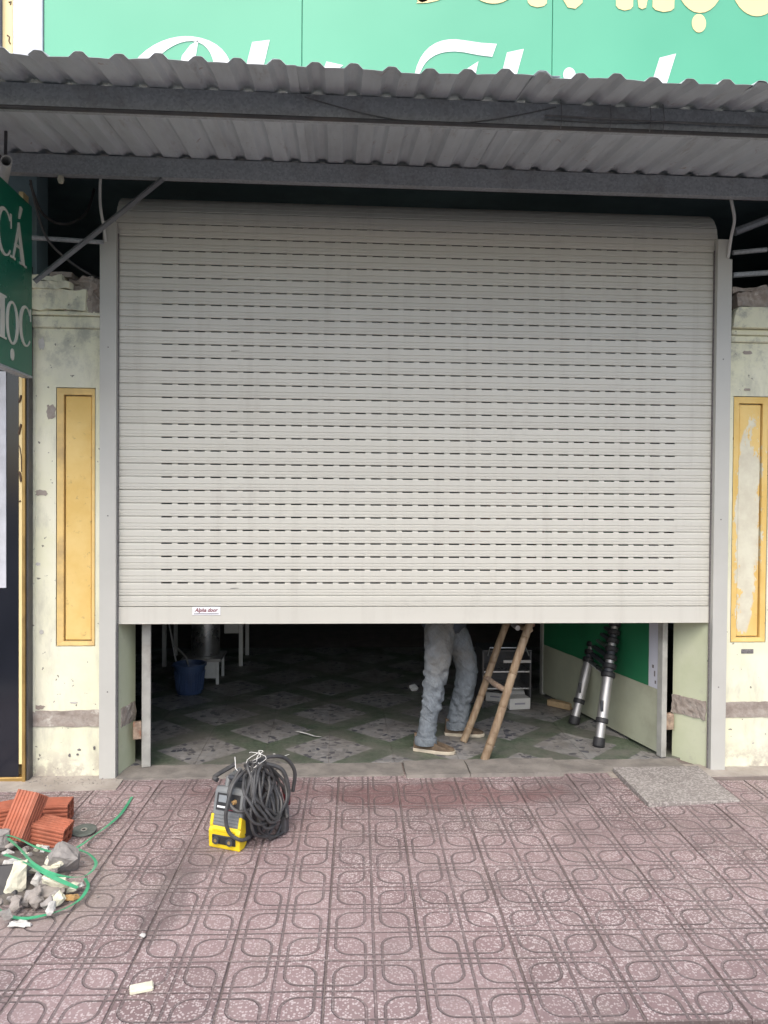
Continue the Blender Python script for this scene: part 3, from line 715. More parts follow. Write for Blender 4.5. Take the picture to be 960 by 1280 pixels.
# white script (top strokes rise above the canopy; the rest is behind it)
o = bez((-1.20, 3.90), (-1.12, 4.10), (-.95, 4.175), (-.82, 4.168), 10) + bez((-.82, 4.168), (-.68, 4.16), (-.60, 4.08), (-.595, 3.96), 8)[1:]
i = bez((-1.13, 3.86), (-1.06, 4.02), (-.93, 4.145), (-.82, 4.143), 10) + bez((-.82, 4.143), (-.73, 4.14), (-.69, 4.06), (-.695, 3.94), 8)[1:]
L_('letter', [[(-.96, 3.70), (-.86, 3.70), (-.785, 4.150), (-.83, 4.12), (-.875, 4.06)]], [(o, i)])                    # P
L_('letter', [[(-.60, 3.70), (-.50, 3.70), (-.392, 4.168), (-.489, 4.152)], [(-.45, 3.70), (-.37, 3.70), (-.30, 3.90), (-.36, 3.94)]], [])   # h
L_('letter', [[(-.075, 4.062), (.02, 4.045), (-.02, 4.015), (-.09, 4.02)], [(-.20, 3.70), (-.12, 3.70), (-.03, 3.93), (-.10, 3.93)]], [])    # u with its mark
o = bez((.415, 3.95), (.43, 4.16), (.55, 4.235), (.70, 4.215), 10) + [(.80, 4.205), (.892, 4.203)]
i = bez((.440, 3.95), (.45, 4.08), (.53, 4.165), (.70, 4.148), 10) + [(.79, 4.135), (.866, 4.129)]
L_('letter', [[(.60, 3.70), (.70, 3.70), (.787, 4.100), (.728, 4.060), (.69, 4.02)]], [(o, i)])                       # T
L_('letter', [[(.84, 3.70), (.92, 3.70), (1.048, 4.182), (.951, 4.157)], [(1.02, 3.70), (1.1, 3.70), (1.16, 3.93), (1.09, 3.95)]], [])       # h
L_('letter', [ell(1.314, 4.046, .036, .042)[:-1], [(1.20, 3.70), (1.28, 3.70), (1.33, 3.93), (1.26, 3.93)]], [])    # i
L_('letter', [[(1.42, 3.70), (1.50, 3.70), (1.56, 3.93), (1.48, 3.93)], [(1.62, 3.70), (1.70, 3.70), (1.75, 3.93), (1.67, 3.93)]], [])       # n
L_('letter', [[(1.70, 3.70), (1.79, 3.70), (1.940, 4.194), (1.843, 4.166)], [(1.88, 3.70), (1.96, 3.70), (2.02, 3.93), (1.95, 3.95)]], [])   # h
# yellow capitals, their feet at the upper edge of the picture
zb_, H_ = 4.428, .40
def rnd_leg(x0, x1, z0, z1):
    w = x1 - x0; return [(x1, z1), (x0, z1), (x0, z0 + .02), (x0 + w * .15, z0 + .003), (x0 + w * .5, z0 - .006), (x0 + w * .85, z0 + .003), (x1, z0 + .02)]
L_('letter', [rnd_leg(.425, .50, zb_ - .006, zb_ + H_)], [(bez((.49, zb_ + .21), (.72, zb_ + .23), (.72, zb_ - .01), (.43, zb_ - .018), 12), bez((.49, zb_ + .15), (.60, zb_ + .15), (.60, zb_ + .06), (.49, zb_ + .06), 12)),
                                                      (bez((.49, zb_ + H_), (.70, zb_ + H_), (.69, zb_ + .22), (.49, zb_ + .22), 12), bez((.49, zb_ + H_ - .07), (.59, zb_ + H_ - .07), (.59, zb_ + .27), (.49, zb_ + .27), 12))], Y_)
L_('letter', [[(.715, zb_ + .15), (.715, zb_ + H_), (.80, zb_ + H_), (.80, zb_ + .15)], [(.93, zb_ + .15), (.93, zb_ + H_), (1.01, zb_ + H_), (1.01, zb_ + .15)], [(.86, zb_ + H_ + .03), (.92, zb_ + H_ + .13), (1.0, zb_ + H_ + .13), (.92, zb_ + H_ + .03)]],
   [([(.715, zb_ + .15)] + bez((.715, zb_ + .15), (.715, zb_ - .05), (1.01, zb_ - .05), (1.01, zb_ + .15), 14), [(.80, zb_ + .15)] + bez((.80, zb_ + .15), (.80, zb_ + .05), (.93, zb_ + .05), (.93, zb_ + .15), 14))], Y_)
L_('letter', [rnd_leg(1.068, 1.178, zb_ - .002, zb_ + H_), [(1.18, zb_ + H_), (1.18, zb_ + .19), (1.30, zb_ - .0), (1.345, zb_ - .006), (1.385, zb_ + .03), (1.385, zb_ + .10)], [(1.30, zb_ + .10), (1.385, zb_ + .03), (1.385, zb_ + H_), (1.30, zb_ + H_)]], [], Y_)
L_('letter', [rnd_leg(1.582, 1.682, zb_ + .004, zb_ + H_), rnd_leg(1.797, 1.925, zb_ + .006, zb_ + H_), [(1.684, zb_ + H_), (1.684, zb_ + .22), (1.715, zb_ + .02), (1.735, zb_ + .010), (1.758, zb_ + .02), (1.795, zb_ + .22), (1.795, zb_ + H_), (1.735, zb_ + .20)]], [], Y_)
L_('letter', [ell(2.073, 4.374, .042, .053)[:-1]], [(ell(2.075, zb_ + .21, .145, .205), ell(2.075, zb_ + .21, .065, .115))], Y_)
L_('letter', [], [(ell(2.415, zb_ + .21, .158, .208, 40, 320), ell(2.42, zb_ + .21, .075, .115, 40, 320))], Y_)

# ---------------------------------------------------------------- side sign
ss = thing('side_sign', 'dark green projecting sign with pale serif capitals beside the gate pillar', 'sign', (-1.67, -.6, 2.25))
part('sign_board', MB().box(-1.70, -1.652, -1.25, -.150, 2.255, 3.170), M['side_green'], ss, bevel=.004)
part('sign_edge', MB().box(-1.703, -1.649, -1.25, -.147, 2.246, 2.256), M['zinc'], ss)
s3 = lambda u, v, w: (-1.6515 + w, u, v)
G_ = lambda polys, strips: glyph('letter', polys, strips, M['side_letter'], ss, s3, .004)
def serif_C(c, z, a, b):
    G_([[(c + a * .70, z + b * .95), (c + a * .86, z + b * .95), (c + a * .86, z + b * .35), (c + a * .80, z + b * .35)]], [(ell(c, z, a, b, 42, 318, 30), ell(c + a * .12, z, a * .72, b * .90, 42, 318, 30))])
def serif_O(c, z, a, b, dot):
    G_([ell(c, z - b - .05, .020, .030)[:-1]] if dot else [], [(ell(c, z, a, b), ell(c, z, a * .62, b * .90))])
serif_C(-.50, 2.915, .095, .118)
zt, zl = 3.010, 2.812
G_([[(-.432, zl), (-.372, zl), (-.372, zl + .010), (-.432, zl + .010)], [(-.318, zl), (-.235, zl), (-.235, zl + .010), (-.318, zl + .010)],
    [(-.408, zl), (-.394, zl), (-.328, zt - .03), (-.336, zt + .006)], [(-.296, zl), (-.258, zl), (-.328, zt + .010), (-.340, zt + .006), (-.345, zt - .02)],
    [(-.385, zl + .075), (-.285, zl + .075), (-.29, zl + .087), (-.38, zl + .087)], [(-.335, zt + .03), (-.322, zt + .03), (-.292, zt + .092), (-.315, zt + .098)]], [])
zl2, zh2 = 2.385, 2.600
G_([[(-.545, zl2), (-.500, zl2), (-.500, zh2), (-.545, zh2)], [(-.565, zl2), (-.48, zl2), (-.48, zl2 + .010), (-.565, zl2 + .010)], [(-.552, zh2), (-.482, zh2), (-.482, zh2 - .010), (-.552, zh2 - .010)],
    [(-.545, zh2), (-.535, zh2 - .03), (-.62, zl2), (-.64, zl2)], [(-.72, zh2), (-.685, zh2), (-.615, zl2 + .02), (-.632, zl2)], [(-.70, zl2), (-.69, zl2), (-.69, zh2), (-.70, zh2)], [(-.725, zl2), (-.665, zl2), (-.665, zl2 + .01), (-.725, zl2 + .01)]], [])
serif_O(-.408, 2.485, .076, .110, True)
serif_C(-.245, 2.505, .080, .108)
brace = tag(part('steel_brace', MB().tube([at(203, 224, -.12), at(120, 291, -.15), at(43, 352, -.2)], .0150, 4), M['brace'], None), 'slanting steel bar from the rear canopy beam down to the side sign', 'bar')

# ---------------------------------------------------------------- neighbour's shopfront
nb = thing('neighbour_shopfront', 'black glass shopfront with gold frame and yellow pilaster next door', 'shopfront', (-2.2, 0, 0))
part('door_glass', MB().box(-3.0, -1.776, -.020, .02, .03, 3.0), M['dark_glass'], nb)
part('bottom_rail', MB().box(-3.0, -1.745, -.030, .03, -.03, .028), M['gold'], nb, bevel=.003)
part('door_stile', MB().box(-1.752, -1.735, -.036, .04, -.02, 2.6), M['gold'], nb, bevel=.002)
part('pilaster', MB().box(-1.846, -1.753, .022, .06, -.02, 3.3), M['sign_yellow'], nb)
part('yellow_panel', MB().box(-1.7755, -1.7525, -.018, .021, .10, 3.3), M['sign_yellow'], nb)
part('upper_panel', MB().box(-1.846, -1.792, -.06, -.02, 3.56, 5.8), M['sign_yellow'], nb)
part('upper_wall', MB().box(-3.2, -1.848, -.10, -.02, 3.56, 5.8), simple('neighbour_blue_wall', (.10, .13, .20), .5), nb)
part('side_post', MB().box(-1.734, -1.7225, -.02, .04, -.02, 2.9), M['dark_metal'], nb)
part('poster', MB().box(-2.35, -1.842, -.026, -.0205, 1.094, 2.30), simple('poster_pale', (.55, .56, .60), .4), nb)
for pts_, r_ in (([(23.5, 503), (25, 500), (26.5, 494)], .007), ([(23.5, 543), (25, 536), (26.5, 530)], .007), ([(23, 556), (25, 560), (26.5, 570), (27, 590)], .003), ([(23.5, 590), (25, 592), (26.5, 602)], .007), ([(24, 627), (26, 626)], .005)):
    part('scroll', MB().tube([at(a, b, -.019) for a, b in pts_], r_, 8, True), M['brown_scroll'], nb, True)
for pts_ in ([(11, 3), (14, 2), (13, 6)], [(9, 44), (12, 46), (11, 51), (13, 55)]):
    part('scroll', MB().tube([at(a, b, -.061) for a, b in pts_], .004, 6), M['brown_scroll'], nb, True)

# ---------------------------------------------------------------- pipes, cables and brackets under the canopy
def cable(name, label, pts, r, mat, n=8, cat='cable'):
    P = [Vector(p) for p in pts]
    if len(P) > 2:   # smooth through the points
        Q = []
        for i in range(len(P) - 1):
            p0, p1, p2, p3 = P[max(i - 1, 0)], P[i], P[i + 1], P[min(i + 2, len(P) - 1)]
            for k in range(6):
                t = k / 6; Q.append(.5 * ((2 * p1) + (p2 - p0) * t + (2 * p0 - 5 * p1 + 4 * p2 - p3) * t * t + (3 * p1 - p0 - 3 * p2 + p3) * t ** 3))
        P = Q + [P[-1]]
    return tag(part(name, MB().tube(P, r, n), M[mat], None, True), label, cat)
cable('conduit', 'thin pale conduit dropping from the rear beam to the rail by the broken pillar', [at(126, 215, -.06), at(125, 240, -.055), at(126, 262, -.05), at(130, 285, -.03), at(132, 302, -.012)], .008, 'white_plastic')
cable('conduit', 'bent pale conduit dropping to the shutter rail by the peeled pillar', [at(911, 230, -.06), at(914, 250, -.055), at(918, 274, -.05), at(914, 296, -.03), at(910, 322, -.010)], .009, 'white_plastic')
cable('electric_cable', 'loose cable hanging from the side sign to the shutter rail', [at(38, 225, -.14), at(46, 262, -.1), at(60, 300, -.05), at(85, 325, 0), at(110, 342, .03), at(126, 349, .10)], .007, 'cable_grey')
cable('electric_cable', 'looped cable sagging in the dark gap above the broken pillar', [at(38, 230, -.14), at(50, 262, .0), at(66, 277, .1), at(84, 280, .15), at(100, 273, .2), at(110, 262, .25), at(118, 236, .30)], .008, 'cable_grey')
cable('steel_pipe', 'horizontal steel pipe between the side sign and the shutter rail', [at(38, 297, -.02), at(130, 303, -.0)], .013, 'zinc', cat='pipe')
cable('steel_bar', 'upper short steel bar above the peeled pillar', [at(916, 316, .03), at(958, 312, .03)], .014, 'zinc', cat='bar')
cable('steel_bar', 'lower short steel bar above the peeled pillar', [at(916, 344, .06), at(960, 341, .06)], .016, 'zinc', cat='bar')
cable('steel_bar', 'slanting steel bar rising to the right above the peeled pillar', [at(918, 290, .15), at(990, 262, .15)], .024, 'zinc', cat='bar')
pv = thing('pvc_pipe', 'open ended white plastic pipe above the side sign', 'pipe', at(8, 201, -.5))
p = at(8, 201, -.5)
mb = MB(); n = 20
for r_, y_ in ((.030, 0), (.030, .35), (.024, .35), (.024, 0)):
    for k in range(n): mb.v.append(Vector((p.x + r_ * math.cos(2 * math.pi * k / n) - y_ * .5, p.y + y_, p.z + r_ * math.sin(2 * math.pi * k / n))))
for a in range(4):
    for k in range(n): mb.f.append((a * n + k, a * n + (k + 1) % n, ((a + 1) % 4) * n + (k + 1) % n, ((a + 1) % 4) * n + k))
part('pipe_wall', mb, M['white_plastic'], pv, True)
part('pipe_clip', MB().tube([p + Vector((-.03, .06, .04)), p + Vector((-.03, .07, .30))], .008, 6), M['dark_metal'], pv)
lb = thing('lamp_holder', 'small old lamp holder hanging under the rear canopy beam', 'lamp', at(76, 222, -.09)); p = at(76, 222, -.09)
part('stem', MB().tube([p + Vector((0, 0, .06)), p], .005, 6), M['dark_metal'], lb)
part('holder', MB().lathe([(.001, .012), (.014, .010), (.018, -.012), (.012, -.030), (.001, -.032)], p, 14), M['plaster_chunk'], lb, True)
part('dark_bracket', MB(), M['dark_metal']) if False else None
# ================================================================ gate leaves standing open
def leaf(label, a, b, w, pale_top, near_w, green):
    a = Vector((*a, 0)); b = Vector((*b, 0)); d = (b - a); Lg = d.length; d.normalize()
    ang = math.atan2(d.y, d.x); Mx = Matrix.Translation(a) @ Matrix.Rotation(ang, 4, 'Z')
    t = thing('gate_leaf', label, 'gate', a)
    Z1 = 2.35
    part('stile', MB().box(0, .055, -w, w, .012, Z1).xf(Mx), M['stile_grey'], t, bevel=.004)
    part('stile', MB().box(Lg - .05, Lg, -w, w, .012, Z1).xf(Mx), M['stile_grey'], t, bevel=.004)
    part('top_rail', MB().box(.056, Lg - .051, -w, w, Z1 - .05, Z1).xf(Mx), M['stile_grey'], t)
    part('lower_panel', MB().box(.056, Lg - .051, -w * .6, w * .6, .03, pale_top).xf(Mx), M['leaf_pale'], t)
    if near_w: part('bare_strip', MB().box(.056, .056 + near_w, -w * .5, w * .5, pale_top + .001, Z1 - .051).xf(Mx), M['sign_pale'], t)
    part('upper_panel', MB().box(.057 + near_w, Lg - .051, -w * .5, w * .5, pale_top + .001, Z1 - .051).xf(Mx), M['leaf_green'] if green else M['stile_grey'], t)
    return t, Mx
lr, Mr = leaf('open gate leaf with a dark green upper panel and pale lower panel', (2.040, .195), (1.700, 1.790), .018, .425, .10, True)
for zz in (.18, 1.6): part('hinge', MB().box(.005, .045, -.075, -.019, zz, zz + .10).xf(Mr), M['rust'], lr, bevel=.004)
ll, Ml = leaf('open gate leaf seen edge on with a scuffed grey stile', (-1.113, .150), (-1.49, 1.70), .026, .42, 0, False)
for zz in (.18, 1.6): part('hinge', MB().box(.005, .045, .027, .075, zz, zz + .10).xf(Ml), M['rust'], ll, bevel=.004)
mk = Mr
for k, (u, zz, a, b) in enumerate(((.085, .50, .012, .035), (.10, .55, .018, .02), (.075, .455, .014, .02))):
    part('paint_mark', MB().box(u, u + a, .0104, .0112, zz, zz + b).xf(Mr @ Matrix.Rotation(.0, 4, 'Y')), M['mark_dark'], lr)

# ================================================================ things inside
# ---- bamboo ladder
bl = thing('bamboo_ladder', 'bamboo ladder leaning in the doorway next to the person in jeans', 'ladder', (.9, .4, 0))
def bam(a, b, r0, r1):
    a, b = Vector(a), Vector(b); L = (b - a).length; n = int(L / .035); pts = []; rr = []; rnd = random.Random(int(a.x * 1000))
    nodes = []; s_ = .10
    while s_ < L: nodes.append(s_); s_ += rnd.uniform(.19, .27)
    side = Vector((0, 1, 0))
    tt = sorted(set([i * L / n for i in range(n + 1)] + [q + e for q in nodes for e in (-.010, -.004, 0, .004, .010) if 0 < q + e < L]))
    for s_ in tt:
        k = min([abs(s_ - q) for q in nodes]) if nodes else 1
        bend = .008 * math.sin(s_ * 3 + a.x * 9) + .004 * math.sin(s_ * 7)
        pts.append(a + (b - a) * (s_ / L) + side * bend * .3 + Vector((bend, 0, 0)))
        r_ = r0 + (r1 - r0) * s_ / L; rr.append(r_ * (1.10 if k < .002 else .93 if k < .006 else 1.03 if k < .012 else 1.0))
    return MB().tube(pts, rr, 12)
A0, A1 = gr(604, 950, .012), at(664, 779, .26); A1 = A0 + (A1 - A0) * 3.0
B0, B1 = gr(578, 927, .012), at(632, 785, .62); B1 = B0 + (B1 - B0) * 3.4
part('rail', bam(A0, A1, .027, .021), M['bamboo'], bl, True); part('rail', bam(B0, B1, .025, .020), M['bamboo'], bl, True)
LA, LB = (A1 - A0), (B1 - B0)
for zz in (.415, .79, 1.16, 1.53, 1.9, 2.25):
    pa = A0 + LA * (zz / LA.z); pb = B0 + LB * (zz / LB.z); ex = (pb - pa).normalized() * .022
    part('rung', MB().tube([pa - ex, pa + (pb - pa) * .5 + Vector((0, 0, -.008)), pb + ex], [.019, .022, .019], 10, True, .75), M['rust'] if zz < .5 else M['bamboo'], bl, True)
pa = A0 + LA * (.845 / LA.z); pb = B0 + LB * (.845 / LB.z)
pc = part('cross_plate', MB().box(-.012, .012, -.02, (pb - pa).length + .02, -.035, .03).xf(Matrix.Translation(pa) @ Matrix.Rotation(math.atan2((pb - pa).y, (pb - pa).x) - math.pi / 2, 4, 'Z')), simple('oiled_wood', (.16, .075, .05), .6), bl, bevel=.004)
pm = at(646, 784, .33)
part('bolt', MB().tube([pm + Vector((0, -.03, 0)), pm + Vector((0, .09, 0))], .016, 12), M['aluminium'], pc, True)
# ---- telescopic ladder
tl = thing('telescopic_ladder', 'telescopic aluminium ladder with black collars leaning on the green gate leaf', 'ladder', (1.71, .66, 0))
def tele(a, b, name):
    a, b = Vector(a), Vector(b); d = (b - a).normalized(); P = lambda s_: a + d * s_
    tb_ = part('leg_tube', MB().tube([P(.02), P(.165)], .030, 20).tube([P(.165), P(.45)], .035, 20), M['aluminium'], tl, True)
    part('foot', MB().tube([P(-.002), P(.006), P(.055)], [.036, .039, .038], 18), M['black_rubber'], tl, True)
    part('collar', MB().tube([P(.150), P(.154), P(.178), P(.182)], [.037, .041, .041, .037], 18), M['black_rubber'], tl, True)
    part('latch', MB().box(-.008, .008, -.006, .006, 0, .07).xf(Matrix.Translation(P(.235) + Vector((-.020, -.030, 0)))), M['dark_plastic'], tl)
    for k in range(9):
        s_ = .45 + k * .058; part('collar', MB().tube([P(s_), P(s_ + .006), P(s_ + .030), P(s_ + .036)], [.040 - k * .001, .047 - k * .001, .047 - k * .001, .040 - k * .001], 18), M['black_rubber'], tl, True)
        part('inner_tube', MB().tube([P(s_ + .034), P(s_ + .060)], .030 - k * .001, 16), M['aluminium'] if k % 2 else M['dark_plastic'], tl, True)
    return P
P1 = tele(gr(748, 933, .012), at(768, 785, .66), 'a'); P2 = tele(gr(717, 905, .012), at(746, 785, 1.08), 'b')
for k in range(9):
    s_ = .465 + k * .058; part('rung', MB().tube([P1(s_), P2(s_)], .017, 12), M['dark_plastic'] if k % 3 else M['stainless'], tl, True)
# ---- bucket and sticks
c = gr(237, 866, .012); bk = thing('plastic_bucket', 'round blue plastic basket bucket on the dim shop floor', 'bucket', c)
bw = MB(); n = 36; prof_b = [(.001, .004), (.098, .002), (.104, .02), (.112, .10), (.120, .19), (.124, .225), (.136, .228), (.137, .245), (.128, .246), (.118, .19), (.100, .03), (.001, .02)]
part('bucket_body', bw.lathe(prof_b, c, n), M['blue_plastic'], bk, True)
for k in range(30):
    a = 2 * math.pi * k / 30; part('rib', MB().tube([c + Vector((.106 * math.cos(a), .106 * math.sin(a), .03)), c + Vector((.122 * math.cos(a), .122 * math.sin(a), .185))], .0035, 5), M['blue_plastic'], bk)
part('handle', MB().tube([c + Vector((.135 * math.cos(R(t)), .135 * math.sin(R(t)) * .5 - .06, .235 - .02 * math.sin(R(t)))) for t in range(180, 361, 20)], .004, 6), M['blue_plastic'], bk, True)
tag(part('mop_handle', MB().tube([c + Vector((-.06, .03, .02)), at(219, 822, 2.02), at(211, 778, 2.12), at(196, 690, 2.3)], .008, 8), M['aluminium'], None, True), 'thin pale mop handle standing in the blue bucket', 'mop')
tag(part('stick', MB().tube([c + Vector((.03, .02, .05)), at(233, 822, 2.0), at(215, 803, 2.05)], .008, 8), M['aluminium'], None, True), 'short pale stick leaning across the bucket to the mop handle', 'stick')
# ---- low bench, stock pot, table, stool
bx = gr(262, 850, .012); be = thing('low_bench', 'low steel bench behind the blue bucket', 'bench', bx)
part('bench_top', MB().box(bx.x - .22, bx.x + .12, bx.y - .16, bx.y + .20, .205, .232), M['aluminium'], be, bevel=.004)
part('apron', MB().box(bx.x - .20, bx.x + .075, bx.y - .14, bx.y - .125, .06, .204), M['white_plastic'], be)
for sx_ in (-.20, .09):
    for sy_ in (-.14, .17): part('leg', MB().box(bx.x + sx_ - .012, bx.x + sx_ + .012, bx.y + sy_ - .012, bx.y + sy_ + .012, .008, .205), M['white_plastic'], be)
pt_ = thing('stock_pot', 'tall stainless stock pot standing on the low bench', 'pot', Vector((bx.x - .04, bx.y + .03, .233))); q = Vector((bx.x - .04, bx.y + .03, .233))
part('pot_body', MB().lathe([(.001, 0), (.118, 0), (.122, .01), (.122, .40), (.128, .405), (.128, .412), (.118, .41), (.116, .02), (.001, .015)], q, 32), M['stainless'], pt_, True)
part('lid', MB().lathe([(.001, .44), (.06, .435), (.127, .414), (.129, .410)], q, 32), M['stainless'], pt_, True)
for s_ in (-1, 1): part('handle', MB().tube([q + Vector((s_ * .120, -.04, .32)), q + Vector((s_ * .155, -.03, .325)), q + Vector((s_ * .155, .03, .325)), q + Vector((s_ * .120, .04, .32))], .006, 8), M['stainless'], pt_, True)
tx = gr(301, 832, .012); tt_ = thing('work_table', 'pale work table deep in the dark room behind the bench', 'table', tx)
part('tabletop', MB().box(tx.x - .75, tx.x + .03, tx.y - .02, tx.y + .55, .70, .73), M['white_plastic'], tt_, bevel=.004)
part('drawer', MB().box(tx.x - .16, tx.x - .02, tx.y + .0, tx.y + .4, .32, .699), M['white_plastic'], tt_, bevel=.004)
for sx_ in (-.72, 0):
    for sy_ in (.01, .52): part('leg', MB().box(tx.x + sx_ - .018, tx.x + sx_ + .018, tx.y + sy_ - .018, tx.y + sy_ + .018, .008, .70), M['white_plastic'], tt_)
# ---- cabinet with cartons
cb = gr(632, 884, .012); cx0, cx1 = at(603, 850, cb.y).x, at(664, 850, cb.y).x; y0 = cb.y
kb = thing('metal_cabinet', 'low dark open fronted metal cabinet behind the bamboo ladder', 'cabinet', Vector(((cx0 + cx1) / 2, y0, .01)))
zt = .44
part('side_panel', MB().box(cx0, cx0 + .012, y0, y0 + .30, .01, zt), M['dark_metal'], kb); part('side_panel', MB().box(cx1 - .012, cx1, y0, y0 + .30, .01, zt), M['dark_metal'], kb)
part('back_panel', MB().box(cx0 + .013, cx1 - .013, y0 + .288, y0 + .30, .01, zt), M['dark_metal'], kb)
part('top_panel', MB().box(cx0 - .004, cx1 + .004, y0 - .004, y0 + .304, zt + .001, zt + .014), M['dark_metal'], kb, bevel=.003)
for zz in (.15, .28): part('shelf', MB().box(cx0 + .013, cx1 - .013, y0 + .004, y0 + .287, zz, zz + .010), M['stainless'], kb)
part('trim_bar', MB().box(cx0 + .16, cx1 - .004, y0 - .010, y0 - .001, .355, .378), M['aluminium'], kb, bevel=.002)
part('handle', MB().tube([(cx0 + .04, y0 - .004, zt - .03), (cx0 + .05, y0 - .02, zt + .035), (cx1 - .05, y0 - .02, zt + .035), (cx1 - .02, y0 - .004, zt - .03)], .006, 6), M['stainless'], kb, True)
def carton(label, x, y, wx, wy, hz, rot, z=.010, lid=True):
    t = thing('carton', label, 'box', Vector((x, y, z))); Mx = Matrix.Translation((x, y, z)) @ Matrix.Rotation(rot, 4, 'Z')
    part('box_body', MB().box(-wx / 2, wx / 2, -wy / 2, wy / 2, 0, hz).xf(Mx), M['carton'], t, bevel=.003)
    if lid: part('flap', MB().add([(-wx / 2, wy / 2, hz + .001), (wx / 2, wy / 2, hz + .001), (wx / 2 + .01, wy / 2 + .09, hz + .05), (-wx / 2 + .01, wy / 2 + .09, hz + .05), (-wx / 2, wy / 2, hz + .004), (wx / 2, wy / 2, hz + .004), (wx / 2 + .01, wy / 2 + .09, hz + .053), (-wx / 2 + .01, wy / 2 + .09, hz + .053)], [(0, 1, 2, 3), (4, 5, 6, 7), (0, 1, 5, 4), (1, 2, 6, 5), (2, 3, 7, 6), (3, 0, 4, 7)]).xf(Mx), M['carton'], t)
    part('print_strip', MB().box(-wx * .25, wx * .25, -wy / 2 - .001, -wy / 2 + .001, hz * .45, hz * .6).xf(Mx), M['label_grey'], t)
g1 = gr(649, 887, .010); carton('small white carton with an open flap on the floor by the cabinet', g1.x, g1.y + .06, .165, .12, .085, .10)
g2 = gr(619, 874, .010); carton('flat white carton tilted against the dark cabinet behind the ladder', g2.x, g2.y - .02, .15, .10, .07, -.35, .010, False)
w0 = gr(700, 884, .012); tag(part('wood_offcut', MB().box(-.10, .10, -.03, .03, 0, .045).xf(Matrix.Translation(w0) @ Matrix.Rotation(R(-48), 4, 'Z')), M['wood'], None, bevel=.004), 'short pale wood offcut lying on the floor beside the green gate leaf', 'wood')
# ---- scraps on the floor
def curl(name, label, pts, w, cat='paper', mat='paper', z=.014):
    mb = MB(); P = [gr(x, y, z + dz) for x, y, dz in pts]; mb.ribbon(P, w); return tag(part(name, mb, M[mat]), label, cat)
curl('paper_strip', 'bent white strip lying on the dusty shop floor', [(371, 914, .004), (376, 915, .012), (384, 917, .006), (393, 920, .004), (401, 921, .008)], .022)
curl('paper_strip', 'thin white curl lying on the green floor band near the threshold', [(342, 942, .004), (348, 945, .004), (355, 945, .006), (361, 943, .004)], .010)
pq = gr(517, 864, .01); tag(part('crumpled_paper', MB().rock(pq + Vector((0, 0, .03)), (.05, .04, .04), 77, 18), M['paper']), 'small crumpled white paper on the floor behind the person', 'paper')

# ---------------------------------------------------------------- the person
ps = thing('person', 'person in faded blue jeans, dark shirt and brown shoes standing behind the shutter', 'person', Vector((.70, .50, .01)))
def skin(name, verts, edges, radii, mat, root=0, sub=2, wr=0.0, wscale=.06):
    me = bpy.data.meshes.new(name); o0 = origin(ps)
    me.from_pydata([tuple(Vector(v) - o0) for v in verts], edges, []); me.update(); me.materials.append(mat)
    o = bpy.data.objects.new(name, me); col.objects.link(o); o.parent = ps
    o.modifiers.new('skin', 'SKIN').use_smooth_shade = True
    for k, sv in enumerate(me.skin_vertices[0].data):
        r_ = radii[k]; sv.radius = r_ if isinstance(r_, tuple) else (r_, r_); sv.use_root = (k == root); 
    m_ = o.modifiers.new('sub', 'SUBSURF'); m_.levels = sub; m_.render_levels = sub
    if wr:
        tx_ = bpy.data.textures.new(name + '_folds', 'CLOUDS'); tx_.noise_scale = wscale; tx_.noise_depth = 2
        m_ = o.modifiers.new('folds', 'DISPLACE'); m_.texture = tx_; m_.strength = wr; m_.mid_level = .5; m_.texture_coords = 'LOCAL'
        tx2 = bpy.data.textures.new(name + '_creases', 'MARBLE'); tx2.noise_scale = .05; tx2.turbulence = 9; tx2.noise_depth = 2
        m_ = o.modifiers.new('creases', 'DISPLACE'); m_.texture = tx2; m_.strength = wr * .75; m_.mid_level = .5; m_.texture_coords = 'LOCAL'
    return o
nf, ff = gr(533, 938, .014), gr(571, 918, .014)        # near and far ankle over the floor
nk = Vector((nf.x + .045, nf.y, .44)); fk = Vector((ff.x + .075, ff.y, .46))
hipc = Vector(((nf.x + ff.x) / 2 - .005, (nf.y + ff.y) / 2 + .01, .80))
hn, hf = hipc + Vector((-.035, -.085, -.03)), hipc + Vector((.075, .085, -.03))
an, af = Vector((nf.x - .005, nf.y, .075)), Vector((ff.x - .005, ff.y, .075))
ja = [hipc + Vector((0, 0, .10)), hipc, hn, hn.lerp(nk, .45) + Vector((.01, 0, 0)), nk, nk.lerp(an, .35), nk.lerp(an, .7), an.lerp(nk, .12), an, hf, hf.lerp(fk, .45) + Vector((.01, 0, 0)), fk, fk.lerp(af, .35), fk.lerp(af, .7), af.lerp(fk, .12), af]
jr = [(.150, .125), (.150, .125), .098, .088, .074, .070, .064, .066, .062, .098, .088, .074, .070, .064, .066, .062]
skin('jeans', ja, [(0, 1), (1, 2), (2, 3), (3, 4), (4, 5), (5, 6), (6, 7), (7, 8), (1, 9), (9, 10), (10, 11), (11, 12), (12, 13), (13, 14), (14, 15)], jr, M['denim'], 1, 3, .022, .05)
ch = hipc + Vector((.02, 0, .36)); nkk = ch + Vector((.02, 0, .17)); hd = nkk + Vector((.03, 0, .13))
sn, sf = ch + Vector((.0, -.19, .08)), ch + Vector((.0, .19, .08))
en, ef = sn + Vector((.20, -.03, .16)), sf + Vector((.20, .02, .16)); wn_, wf_ = en + Vector((.16, .02, .19)), ef + Vector((.16, -.02, .19))
hp = lambda w, s_: [w + Vector((.035, 0, .045)), w + Vector((.065, 0, .085))]
